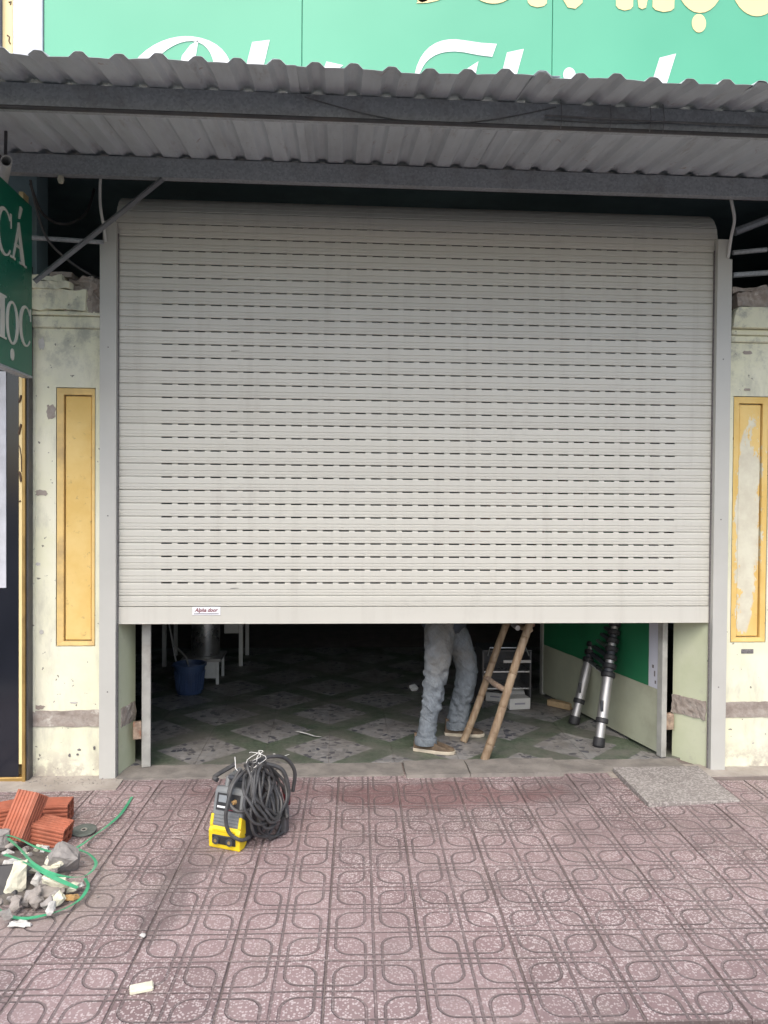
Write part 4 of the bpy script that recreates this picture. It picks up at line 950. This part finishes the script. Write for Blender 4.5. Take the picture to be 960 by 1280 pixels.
bv = [hipc, hipc + Vector((.01, 0, .18)), ch, nkk, hd + Vector((0, 0, -.05)), hd + Vector((.01, 0, .05)), sn, en, wn_, hp(wn_, 1)[0], sf, ef, wf_, hp(wf_, 1)[0], hn, nk, an + Vector((0, 0, .02)), hf, fk, af + Vector((0, 0, .02))]
be_ = [(0, 1), (1, 2), (2, 3), (3, 4), (4, 5), (2, 6), (6, 7), (7, 8), (8, 9), (2, 10), (10, 11), (11, 12), (12, 13), (0, 14), (14, 15), (15, 16), (0, 17), (17, 18), (18, 19)]
br_ = [(.07, .08), (.09, .11), (.10, .13), .050, (.078, .070), (.085, .072), .052, .040, .028, (.034, .018), .052, .040, .028, (.034, .018), .07, .050, .035, .07, .050, .035]
# fingers grow from the palms
for (w, iw, s_) in ((wn_, 9, -1), (wf_, 13, 1)):
    palm = bv[iw]
    for k, (dy, ln) in enumerate(((-.030, .070), (-.010, .080), (.010, .076), (.030, .060))):
        b0 = len(bv); bv += [palm + Vector((.018, dy * .8, .028)), palm + Vector((.040, dy, .028 + ln * .5)), palm + Vector((.036 + .022, dy, .026 + ln * .72))]
        be_ += [(iw, b0), (b0, b0 + 1), (b0 + 1, b0 + 2)]; br_ += [.010, .0092, .0082]
    b0 = len(bv); bv += [palm + Vector((.0, -s_ * .042, -.004)), palm + Vector((.020, -s_ * .062, .018))]; be_ += [(iw, b0), (b0, b0 + 1)]; br_ += [.012, .0095]
for q_ in (an, af):
    part('hem', MB().tube([q_ + Vector((0, 0, -.016)), q_ + Vector((0, 0, .004)), q_ + Vector((.002, 0, .026)), q_ + Vector((.002, 0, .032))], [.071, .073, .070, .060], 20), M['denim'], ps, True)
skin('body', bv, be_, br_, M['skin'], 0, 2)
sv_ = [hipc + Vector((.015, 0, -.085)), hipc + Vector((.01, 0, .20)), ch, ch + Vector((.015, 0, .12)), sn, sn.lerp(en, .75), sf, sf.lerp(ef, .75)]
skin('shirt', sv_, [(0, 1), (1, 2), (2, 3), (2, 4), (4, 5), (2, 6), (6, 7)], [(.178, .160), (.140, .160), (.135, .16), (.085, .085), .080, .062, .080, .062], M['shirt'], 1, 2, .02, .08)
part('hair', MB().lathe([(.001, .128), (.05, .118), (.078, .085), (.092, .03), (.090, -.02), (.080, -.05)], hd + Vector((-.015, 0, .015)), 20), M['hair'], ps, True)
part('nose', MB().rock(hd + Vector((.085, 0, -.005)), (.022, .014, .026), 5, 14), M['skin'], ps, True)
for s_ in (-1, 1): part('ear', MB().rock(hd + Vector((-.005, s_ * .080, 0)), (.020, .010, .034), 6 + s_, 14), M['skin'], ps, True)
def shoe(an_, yaw):
    Mx = Matrix.Translation((an_.x, an_.y, .009)) @ Matrix.Rotation(yaw, 4, 'Z')
    out_ = [(-.085, 0), (-.078, -.028), (-.03, -.034), (.04, -.040), (.10, -.046), (.15, -.040), (.178, -.018), (.182, .006), (.170, .030), (.13, .042), (.07, .040), (0, .034), (-.06, .032), (-.08, .020)]
    so_ = part('shoe', MB().add([(0, 0, 0)], []), M['shoe'], ps); bpy.data.objects.remove(so_)
    levels = [(.022, 1.0, 0), (.045, .98, 0), (.065, .88, -.004), (.082, .72, -.012), (.098, .56, -.024), (.112, .50, -.030)]
    mb = MB(); n = len(out_)
    for z, s_, dx in levels:
        for x, y in out_:
            zz = z if x < .05 else .022 + (z - .022) * max(.30, 1 - (x - .05) * 5.2)
            mb.v.append(Mx @ Vector(((x * (.55 + .45 * s_) if x < 0 else x * (s_ if z < .07 else s_ * .92)) + dx * .5, y * s_, zz)))
    for l in range(len(levels) - 1):
        for k in range(n): mb.f.append((l * n + k, l * n + (k + 1) % n, (l + 1) * n + (k + 1) % n, (l + 1) * n + k))
    mb.f.append(tuple((len(levels) - 1) * n + k for k in range(n)))
    o = part('shoe', mb, M['shoe'], ps, True)
    part('sole', MB().prism([(x * 1.03, y * 1.06) for x, y in out_], 0, .022).xf(Mx), M['sole'], o, bevel=.003)
shoe(nf + Vector((-.0, 0, 0)), R(-20)); shoe(ff, R(-8))

def smoothp(P, m=7):
    Q = []
    for i in range(len(P) - 1):
        p0, p1, p2, p3 = P[max(i - 1, 0)], P[i], P[i + 1], P[min(i + 2, len(P) - 1)]
        for k in range(m):
            t = k / m; Q.append(.5 * ((2 * p1) + (p2 - p0) * t + (2 * p0 - 5 * p1 + 4 * p2 - p3) * t * t + (3 * p1 - p0 - 3 * p2 + p3) * t ** 3))
    return Q + [P[-1]]
# ================================================================ on the pavement
# ---- welding machine
wb = gr(281, 1061, 0.0); WA = R(-24)
Mw = Matrix.Translation(Vector((wb.x, wb.y, 0))) @ Matrix.Rotation(WA, 4, 'Z')
we = thing('welding_machine', 'small grey and yellow inverter welding machine on the pavement', 'welder', Vector((wb.x, wb.y, 0)))
W2, DP, HT = .078, .33, .262
# side profile: the face leans back towards the top
sp_ = [(.012, .018), (DP - .01, .018), (DP, .03), (DP, .225), (DP - .03, .245), (.075, .245), (.050, .235), (.012, .10)]
part('casing', MB().prism(sp_, -W2 + .004, W2 - .004, 'x').xf(Mw), M['dark_plastic'], we, bevel=.006, segs=2)
fc = MB().prism([(.004, .095), (.030, .095), (.085, .255), (.055, .262), (.040, .245)], -W2, W2, 'x').xf(Mw); face = part('face_frame', fc, M['grey_plastic'], we, bevel=.004)
def on_face(x, h_, d=0.0):  # point on the sloping face
    t = (h_ - .095) / .150; return Vector((x, .004 + .036 * t - d, h_))
def plate(x0, x1, h0, h1, d0, d1): 
    a, b = on_face(x0, h0), on_face(x1, h1)
    return MB().add([on_face(x0, h0, d1), on_face(x1, h0, d1), on_face(x1, h1, d1), on_face(x0, h1, d1), on_face(x0, h0, d0), on_face(x1, h0, d0), on_face(x1, h1, d0), on_face(x0, h1, d0)], [(0, 1, 2, 3), (4, 5, 6, 7), (0, 1, 5, 4), (1, 2, 6, 5), (2, 3, 7, 6), (3, 0, 4, 7)]).xf(Mw)
pan = part('control_panel', plate(-.062, .060, .165, .238, -.004, .0018), M['black_rubber'], face)
part('display', plate(-.052, -.010, .200, .230, .0018, .003), simple('lcd', (.22, .24, .26), .25), pan)
part('marking', plate(-.056, -.004, .176, .184, .0018, .0022), M['sign_white'], pan); part('marking', plate(.006, .050, .170, .173, .0018, .0022), M['label_red'], pan)
kp = on_face(.034, .208); part('knob', MB().tube([Mw @ kp, Mw @ (kp + Vector((0, -.022, .004)))], [.011, .009], 14), M['ochre_chunk'], pan, True)
kp = on_face(.010, .208); part('button', MB().tube([Mw @ kp, Mw @ (kp + Vector((0, -.008, .002)))], .005, 10), M['grey_plastic'], pan, True)
for k in range(4): part('vent_slat', plate(-.066, .066, .106 + k * .014, .113 + k * .014, -.004, .004), M['grey_plastic'], face)
yb_ = part('yellow_bumper', MB().prism([(-.006, 0), (.035, 0), (.060, .018), (.03, .098), (.004, .098), (-.010, .080)], -W2 - .004, W2 + .004, 'x').xf(Mw), M['yellow_plastic'], we, bevel=.006, segs=2)
for s_ in (-1, 1): part('yellow_cheek', MB().prism([(-.002, .099), (.050, .060), (.046, .125), (.012, .150)], s_ * (W2 - .012), s_ * (W2 + .004), 'x').xf(Mw), M['yellow_plastic'], we, bevel=.003)
sk = part('socket_plate', MB().box(-.062, .062, -.0135, -.006, .022, .064).xf(Mw), M['black_rubber'], yb_, bevel=.008)
part('rib', MB().box(-.060, .060, -.0125, -.006, .082, .088).xf(Mw), M['yellow_plastic'], yb_)
for s_ in (-.036, .036):
    so_ = part('socket', MB().tube([Mw @ Vector((s_, -.012, .042)), Mw @ Vector((s_, -.024, .042))], .017, 16), M['dark_plastic'], sk, True)
    part('contact', MB().tube([Mw @ Vector((s_, -.0238, .042)), Mw @ Vector((s_, -.0255, .042))], .008, 12), simple('brass', (.45, .34, .16), .35, .7), so_, True)
part('handle', MB().tube([Mw @ Vector(q) for q in ((-.045, .085, .24), (-.045, .10, .285), (-.045, .20, .292), (-.045, .25, .245))], .012, 10), M['grey_plastic'], we, True)
part('handle', MB().tube([Mw @ Vector(q) for q in ((.045, .085, .24), (.045, .10, .285), (.045, .20, .292), (.045, .25, .245))], .012, 10), M['grey_plastic'], we, True)
part('handle_grip', MB().tube([Mw @ Vector(q) for q in ((-.045, .105, .287), (.045, .105, .287))], .013, 10), M['dark_plastic'], we, True)
# ---- coil of cable hung over it
cc = thing('cable_coil', 'thick coil of black welding cable hung over the welding machine', 'cable', Mw @ Vector((.09, .18, .0)))
rc = random.Random(21)
def loopc(cx_, cyy, cz_, ry, rz, lean, ph, r_=.0072):
    pts = []
    for k in range(33):
        a = 2 * math.pi * k / 32 + ph
        pinch = 1 - .45 * max(0, math.sin(a)); j1 = mnoise.noise(Vector((math.cos(a) * 1.4 + cx_ * 90, math.sin(a) * 1.4, cyy * 70))) * .020
        y = cyy + ry * math.cos(a) * pinch + j1; z = cz_ + rz * math.sin(a) + j1 * .6
        x = cx_ - lean * (z - cz_) + .012 * math.sin(2 * a + ph * 3) + j1 * .4
        pts.append(Mw @ Vector((x, y, max(z, .014))))
    return MB().tube(pts, r_, 8)
for k in range(11):
    part('cable_loop', loopc(.092 + rc.uniform(-.010, .028) + .003 * k, .125 + rc.uniform(-.035, .055), .235 + rc.uniform(-.02, .02), .085 + rc.uniform(-.02, .035), .118 + rc.uniform(-.03, .02), (.42 + rc.uniform(-.18, .15)), rc.uniform(0, 6)), M['cable_grey'], cc, True)
for (dx, dy, cz_, rz) in ((.135, .16, .165, .150), (.15, .20, .150, .140), (.125, .11, .190, .150)):
    part('cable_loop', loopc(dx, dy, cz_, .105, rz, .20, 1.0, .0072), M['cable_grey'], cc, True)
# loops that cross in front of the machine's face
part('cable_lead', MB().tube(smoothp([Mw @ Vector(q) for q in ((-.04, .15, .335), (-.085, .05, .305), (-.06, .03, .298))]), .011, 8), M['cable_grey'], cc, True)
part('cable_lead', MB().tube(smoothp([Mw @ Vector(q) for q in ((.05, .12, .34), (.035, .02, .30), (.028, -.022, .22), (.026, -.034, .15), (.045, -.030, .09), (.086, -.002, .055), (.10, .05, .05))]), .0085, 8), M['cable_grey'], cc, True)
part('cable_lead', MB().tube(smoothp([Mw @ Vector(q) for q in ((.02, .10, .335), (.012, .02, .27), (.03, -.006, .215), (.075, -.006, .185), (.12, .05, .19), (.13, .15, .22))]), .0085, 8), M['cable_grey'], cc, True)
part('cable_lead', MB().tube(smoothp([Mw @ Vector(q) for q in ((.10, .20, .34), (.16, .25, .30), (.185, .27, .20), (.18, .25, .12), (.205, .22, .085))]), .010, 8), M['cable_grey'], cc, True)
part('cable_lead', MB().tube(smoothp([Mw @ Vector(q) for q in ((.03, .12, .345), (.08, .24, .355), (.13, .33, .33), (.16, .38, .25), (.15, .38, .15))]), .0095, 8), M['cable_grey'], cc, True)
part('electrode_holder', MB().tube([Mw @ Vector(q) for q in ((.13, .33, .19), (.155, .31, .15), (.17, .29, .12))], [.016, .018, .013], 12), M['red_plastic'], cc, True)
part('earth_clamp', MB().box(.165, .195, .22, .26, .008, .085).xf(Mw), M['dark_metal'], cc, bevel=.006)
tw = []
for k in range(40):
    a = k * .42; tw.append(Mw @ Vector((.065 + .034 * math.sin(a) + .010 * math.sin(a * 2.7), .16 + .03 * math.cos(a * 1.3), .372 + .034 * math.sin(a * .8 + 1))))
part('tie_wire', MB().tube(tw, .0015, 5), M['paper'], cc, True)
part('tie_wire', MB().tube([Mw @ Vector(q) for q in ((-.01, .10, .39), (.0, .09, .34), (.03, .085, .315), (.07, .10, .32), (.09, .15, .36))], .002, 5), M['paper'], cc, True)

# ---- hollow clay bricks
def brick_mesh():
    mb = MB(); L, A, B = .105, .052, .046
    # hollow body: end faces with four square holes
    us = [-A, -A + .010, -.005, .005, A - .010, A]; vs_ = [-B, -B + .010, -.005, .005, B - .010, B]
    for x in (-L, L):
        for i in range(5):
            for j in range(5):
                hole = i in (1, 3) and j in (1, 3)
                a, b, c, d = us[i], us[i + 1], vs_[j], vs_[j + 1]
                if not hole: mb.add([(x, a, c), (x, b, c), (x, b, d), (x, a, d)], [(0, 1, 2, 3)])
                else:
                    xi = x - math.copysign(.09, x)
                    mb.add([(x, a, c), (x, b, c), (x, b, d), (x, a, d), (xi, a, c), (xi, b, c), (xi, b, d), (xi, a, d)], [(4, 5, 6, 7), (0, 1, 5, 4), (1, 2, 6, 5), (2, 3, 7, 6), (3, 0, 4, 7)])
    for s_ in (-1, 1):
        mb.add([(-L, -A, s_ * B), (L, -A, s_ * B), (L, A, s_ * B), (-L, A, s_ * B)], [(0, 1, 2, 3)]); mb.add([(-L, s_ * A, -B), (L, s_ * A, -B), (L, s_ * A, B), (-L, s_ * A, B)], [(0, 1, 2, 3)])
        for k in range(6):     # raised ribs along each face
            u = -A + .009 + k * (2 * A - .018) / 5; w = .0062; hh = .005
            mb.add([(-L, u - w, s_ * B), (L, u - w, s_ * B), (L, u - w * .55, s_ * (B + hh)), (-L, u - w * .55, s_ * (B + hh)), (L, u + w * .55, s_ * (B + hh)), (-L, u + w * .55, s_ * (B + hh)), (L, u + w, s_ * B), (-L, u + w, s_ * B)], [(0, 1, 2, 3), (3, 2, 4, 5), (5, 4, 6, 7), (1, 6, 4, 2), (0, 3, 5, 7)])
        for k in range(5):
            u = -B + .009 + k * (2 * B - .018) / 4; w = .0062; hh = .005
            mb.add([(-L, s_ * A, u - w), (L, s_ * A, u - w), (L, s_ * (A + hh), u - w * .55), (-L, s_ * (A + hh), u - w * .55), (L, s_ * (A + hh), u + w * .55), (-L, s_ * (A + hh), u + w * .55), (L, s_ * A, u + w), (-L, s_ * A, u + w)], [(0, 1, 2, 3), (3, 2, 4, 5), (5, 4, 6, 7), (1, 6, 4, 2), (0, 3, 5, 7)])
    return mb
brm = to_mesh('clay_brick', brick_mesh(), M['brick'])
def brick(label, loc, rx, ry, rz):
    o = bpy.data.objects.new('clay_brick', brm); col.objects.link(o); o.location = loc; o.rotation_euler = (rx, ry, rz)
    tag(o, label, 'brick', 'hollow clay bricks by the rubble'); return o
p = gr(74, 1028, 0); brick('orange hollow brick lying flat behind the one propped up on it', (p.x - .055, p.y + .010, .053), 0, 0, R(3))
p = gr(66, 1058, 0); brick('orange hollow brick sloping down under the propped brick, towards the rubble', (p.x - .045, p.y + .035, .060), R(4), R(11), R(-5))
p = gr(34, 1056, 0); brick('orange hollow brick propped up steeply across two others', (p.x - .012, p.y - .005, .134), R(8), R(-58), R(66))
p = gr(2, 1040, 0); brick('orange hollow brick lying at the edge of the heap away from the grinding disc', (p.x - .04, p.y + .06, .053), 0, 0, R(30))
# ---- grinding disc
p = gr(105, 1040, .004); gd = thing('grinding_disc', 'worn dark grinding disc leaning flat beside the bricks', 'disc', p)
Md = Matrix.Translation(p + Vector((0, 0, .008))) @ Matrix.Rotation(R(6), 4, 'X')
part('disc_body', MB().lathe([(.011, .0), (.011, .004), (.024, .003), (.030, .005), (.055, .005), (.058, .003), (.058, 0), (.011, 0)], (0, 0, 0), 36).xf(Md), M['disc'], gd, True)
part('metal_ring', MB().lathe([(.0085, .0005), (.0085, .0052), (.015, .0055), (.015, .0005)], (0, 0, 0), 20).xf(Md), M['aluminium'], gd, True)

# ---- rubble
RG = 'rubble pieces in the heap'
def chunk(label, px, py, sz, mat, seed, rot=(0, 0, 0), z=None, n=16, cat='rubble'):
    if n != 15: sz = tuple(q_ * 1.22 for q_ in sz)
    z = sz[2] * .65 if z is None else z
    g = gr(px, py, max(z - sz[2] * .4, 0)); g.z = z
    from mathutils import Euler
    mb = MB().rock((0, 0, 0), sz, seed, n)
    if max(sz) > .028:
        bm = bmesh.new(); vv = [bm.verts.new(v) for v in mb.v]
        for f in mb.f: bm.faces.new([vv[k] for k in f])
        for _ in range(2): bmesh.ops.subdivide_edges(bm, edges=bm.edges[:], cuts=1, use_grid_fill=True)
        bmesh.ops.triangulate(bm, faces=bm.faces[:])
        for v in bm.verts: v.co += mnoise.noise_vector(v.co * 55 + Vector((seed, 0, 0))) * .006
        bm.verts.index_update(); mb = MB().add([v.co.copy() for v in bm.verts], [tuple(v.index for v in f.verts) for f in bm.faces]); bm.free()
    o = part('rubble_chunk', mb, M[mat], None, loc=(0, 0, 0)); o.location = g; o.rotation_euler = rot
    return tag(o, label, cat, RG)
chunk('large rough grey lump of concrete beside the lowest brick', 78, 1086, (.075, .055, .075), 'concrete_chunk', 3, (.2, .1, .4), .05, 20)
chunk('pale cream slab shard standing on edge in front of the dark plastic sheet', 23, 1112, (.042, .020, .085), 'plaster_chunk', 11, (-.5, .35, .3), .06, 12)
chunk('flat tan piece of plaster lying in front of the green strap', 62, 1116, (.085, .055, .018), 'tan_chunk', 14, (.15, -.2, .2), .035, 14)
chunk('smooth cream chip lying on the flat tan plaster piece', 70, 1107, (.062, .030, .022), 'plaster_chunk', 17, (.2, .1, -.3), .065)
chunk('small cream block at the end of the flat tan piece', 90, 1112, (.030, .022, .020), 'plaster_chunk', 18, (0, 0, .2), .035)
chunk('ochre fragment lying inside the green strap loop', 90, 1124, (.032, .018, .014), 'ochre_chunk', 23, (0, .1, .3))
chunk('long cream sliver under the green strap', 50, 1090, (.050, .022, .016), 'plaster_chunk', 27, (.1, .1, .6), .05)
chunk('cream plaster flake above the crossing of the green straps', 65, 1080, (.060, .022, .014), 'plaster_chunk', 28, (.3, .1, -.5), .06)
chunk('white broken block at the left of the heap', 14, 1086, (.050, .040, .034), 'white_chunk', 31, (0, .2, .2), .05)
chunk('dark grey lump of concrete in the upper left of the heap', 2, 1058, (.050, .045, .060), 'concrete_chunk', 35, (0, 0, .3), .06)
chunk('rounded grey brown lump at the left of the heap', 6, 1100, (.075, .060, .050), 'concrete_chunk', 37, (.2, 0, 0), .05)
chunk('pale knobbly lump in the middle of the heap', 47, 1104, (.026, .024, .030), 'white_chunk', 41, (0, .3, .4), .045)
chunk('grey shard standing behind the cream slab shard', 30, 1098, (.035, .028, .050), 'concrete_chunk', 44, (.2, .3, .1), .05)
chunk('broken pale grey flake lying on the pavement outside the strap loop', 26, 1156, (.045, .022, .012), 'white_chunk', 47, (0, .1, .15), .012)
chunk('white corner piece lying between brick and concrete lump', 56, 1066, (.024, .020, .020), 'white_chunk', 49, (0, .2, .8), .03)
rr_ = random.Random(77)
spots = [(16, 1096), (40, 1100), (30, 1078), (70, 1118), (54, 1106), (76, 1104), (20, 1132), (46, 1130), (66, 1138), (100, 1108), (0, 1130), (14, 1058), (38, 1072), (48, 1064), (36, 1092), (58, 1098), (66, 1094), (38, 1118), (45, 1122), (52, 1118), (35, 1128), (62, 1128), (74, 1124), (60, 1132), (20, 1074), (10, 1070), (28, 1064), (42, 1080), (12, 1126), (8, 1146), (50, 1138), (98, 1098), (88, 1098), (34, 1140), (24, 1088), (2, 1080), (82, 1132), (4, 1116)]
for k, (px, py) in enumerate(spots[::1][:30]):
    s_ = rr_.uniform(.016, .034)
    mt_ = rr_.choice(['concrete_chunk', 'concrete_chunk', 'white_chunk', 'tan_chunk', 'plaster_chunk'])
    where = 'near the bricks' if py < 1085 else 'on the side away from the bricks' if py > 1112 else 'in the middle of the heap'
    chunk('small %s fragment of rubble %s' % ({'concrete_chunk': 'grey', 'white_chunk': 'white', 'tan_chunk': 'tan', 'plaster_chunk': 'cream'}[mt_], where), px, py, (s_ * rr_.uniform(.9, 1.5), s_, s_ * rr_.uniform(.6, 1.0)), mt_, 100 + k, (rr_.uniform(-.5, .5), rr_.uniform(-.5, .5), rr_.uniform(0, 3)), rr_.uniform(.014, .05), 15)
# fine grit under and around the heap
gm = MB()
for k in range(420):
    a, b = rr_.gauss(0, 1), rr_.gauss(0, 1); s_ = rr_.uniform(.0025, .009)
    c = Vector((-1.27 + a * .15, -1.15 + b * .18, s_ * .4)); gm.rock(c, (s_, s_ * .8, s_ * .6), 1000 + k, 7)
for k in range(160):
    s_ = rr_.uniform(.002, .006); gm.rock(Vector((rr_.uniform(-1.75, -1.2), -.05 + rr_.gauss(0, .05), s_ * .4 + .006)), (s_, s_, s_ * .6), 2000 + k, 7)
for k in range(220):
    s_ = rr_.uniform(.002, .007); gm.rock(Vector((-1.72 + rr_.gauss(0, .09), -.36 + rr_.gauss(0, .07), s_ * .4)), (s_, s_, s_ * .6), 3000 + k, 7)
gt = part('grit', gm, M['concrete_chunk']); gt['kind'] = 'stuff'; gt['label'] = 'fine grit and crumbs around the rubble'; gt['category'] = 'grit'
hm = MB().rough(-1.62, -1.07, -1.38, -.88, -.10, .02, .035, .02, 8, 9)
for v in hm.v:
    d = ((v.x + 1.40) / .30) ** 2 + ((v.y + 1.12) / .26) ** 2
    if v.z > -.05: v.z = v.z - .022 + .055 * max(0, 1 - d) - (.05 if d > 1 else 0)
    if d > 1: v.z = min(v.z, -.01)
hp_ = part('shaded_rubble_dust', hm, simple('shaded_rubble_dust', (.13, .115, .10), .95, 0, .3, 20, .6, 120)); hp_['kind'] = 'stuff'; hp_['label'] = 'mound of dust and crumbs under the rubble chunks'; hp_['category'] = 'rubble'  # dust colour darkened to put shade into the gaps between chunks
p = gr(8, 1118, .0)
tag(part('plastic_sheet', MB().add([(p.x - .12, p.y + .02, .10), (p.x + .015, p.y + .03, .105), (p.x + .055, p.y - .045, .012), (p.x - .06, p.y - .07, .010), (p.x - .12, p.y + .03, .10), (p.x + .015, p.y + .04, .105), (p.x + .060, p.y - .035, .012), (p.x - .06, p.y - .06, .010)], [(0, 1, 2, 3), (4, 5, 6, 7), (0, 1, 5, 4), (1, 2, 6, 5), (2, 3, 7, 6), (3, 0, 4, 7)]), M['black_rubber'], None), 'dark plastic sheet propped in the rubble behind the cream shard', 'plastic')
# ---- green packing strap
st = thing('packing_strap', 'tangled bright green plastic packing strap lying over the rubble', 'strap', (-1.2, -1.1, 0))
s1 = [(165, 996, .006), (152, 1016, .012), (136, 1031, .018), (118, 1044, .025), (100, 1057, .03), (78, 1066, .05), (48, 1060, .075), (18, 1046, .09), (-14, 1040, .09)]
s2 = [(10, 1048, .10), (26, 1062, .11), (40, 1078, .11), (60, 1090, .10), (85, 1096, .08), (108, 1094, .055), (120, 1080, .04), (112, 1068, .035), (96, 1061, .03)]
s3_ = [(6, 1068, .12), (28, 1076, .115), (52, 1089, .10), (74, 1100, .09), (97, 1110, .07)]
s4 = [(106, 1098, .03), (110, 1108, .03), (100, 1124, .02), (80, 1136, .02), (55, 1144, .018), (28, 1148, .016), (6, 1142, .016), (-16, 1124, .03)]
for s_ in (s1, s2, s3_, s4): part('strap_band', MB().ribbon(smoothp([gr(x, y, z) for x, y, z in s_]), .017 if s_ is s3_ else .013), M['strap'], st)
# ---- loose slab by the right rail
sl = [gr(766, 959, .034), gr(811, 1004, .022), gr(925, 1000, .012), gr(872, 957, .028)]
mb = MB(); 
mb.add([(v.x, v.y, v.z) for v in sl] + [(v.x, v.y, -.006) for v in sl], [(0, 1, 2, 3), (4, 5, 6, 7), (0, 1, 5, 4), (1, 2, 6, 5), (2, 3, 7, 6), (3, 0, 4, 7)])
tag(part('stone_slab', mb, M['slab'], None, bevel=.003), 'loose speckled stone slab laid on the pavement before the gate leaf', 'slab')
p = gr(177, 1238, .0); tag(part('foam_scrap', MB().box(-.037, .037, -.019, .019, .0, .016).xf(Matrix.Translation(p) @ Matrix.Rotation(R(16), 4, 'Z')), M['plaster_chunk'], None, bevel=.004), 'small cream scrap lying alone on the pavement tiles', 'scrap')
p = gr(178, 1173, .0); tag(part('pebble', MB().rock(p + Vector((0, 0, .008)), (.015, .012, .011), 9, 16), M['white_chunk'], None), 'small pale pebble lying alone on the pavement tiles', 'stone')
p = gr(468, 7, 0) if False else None
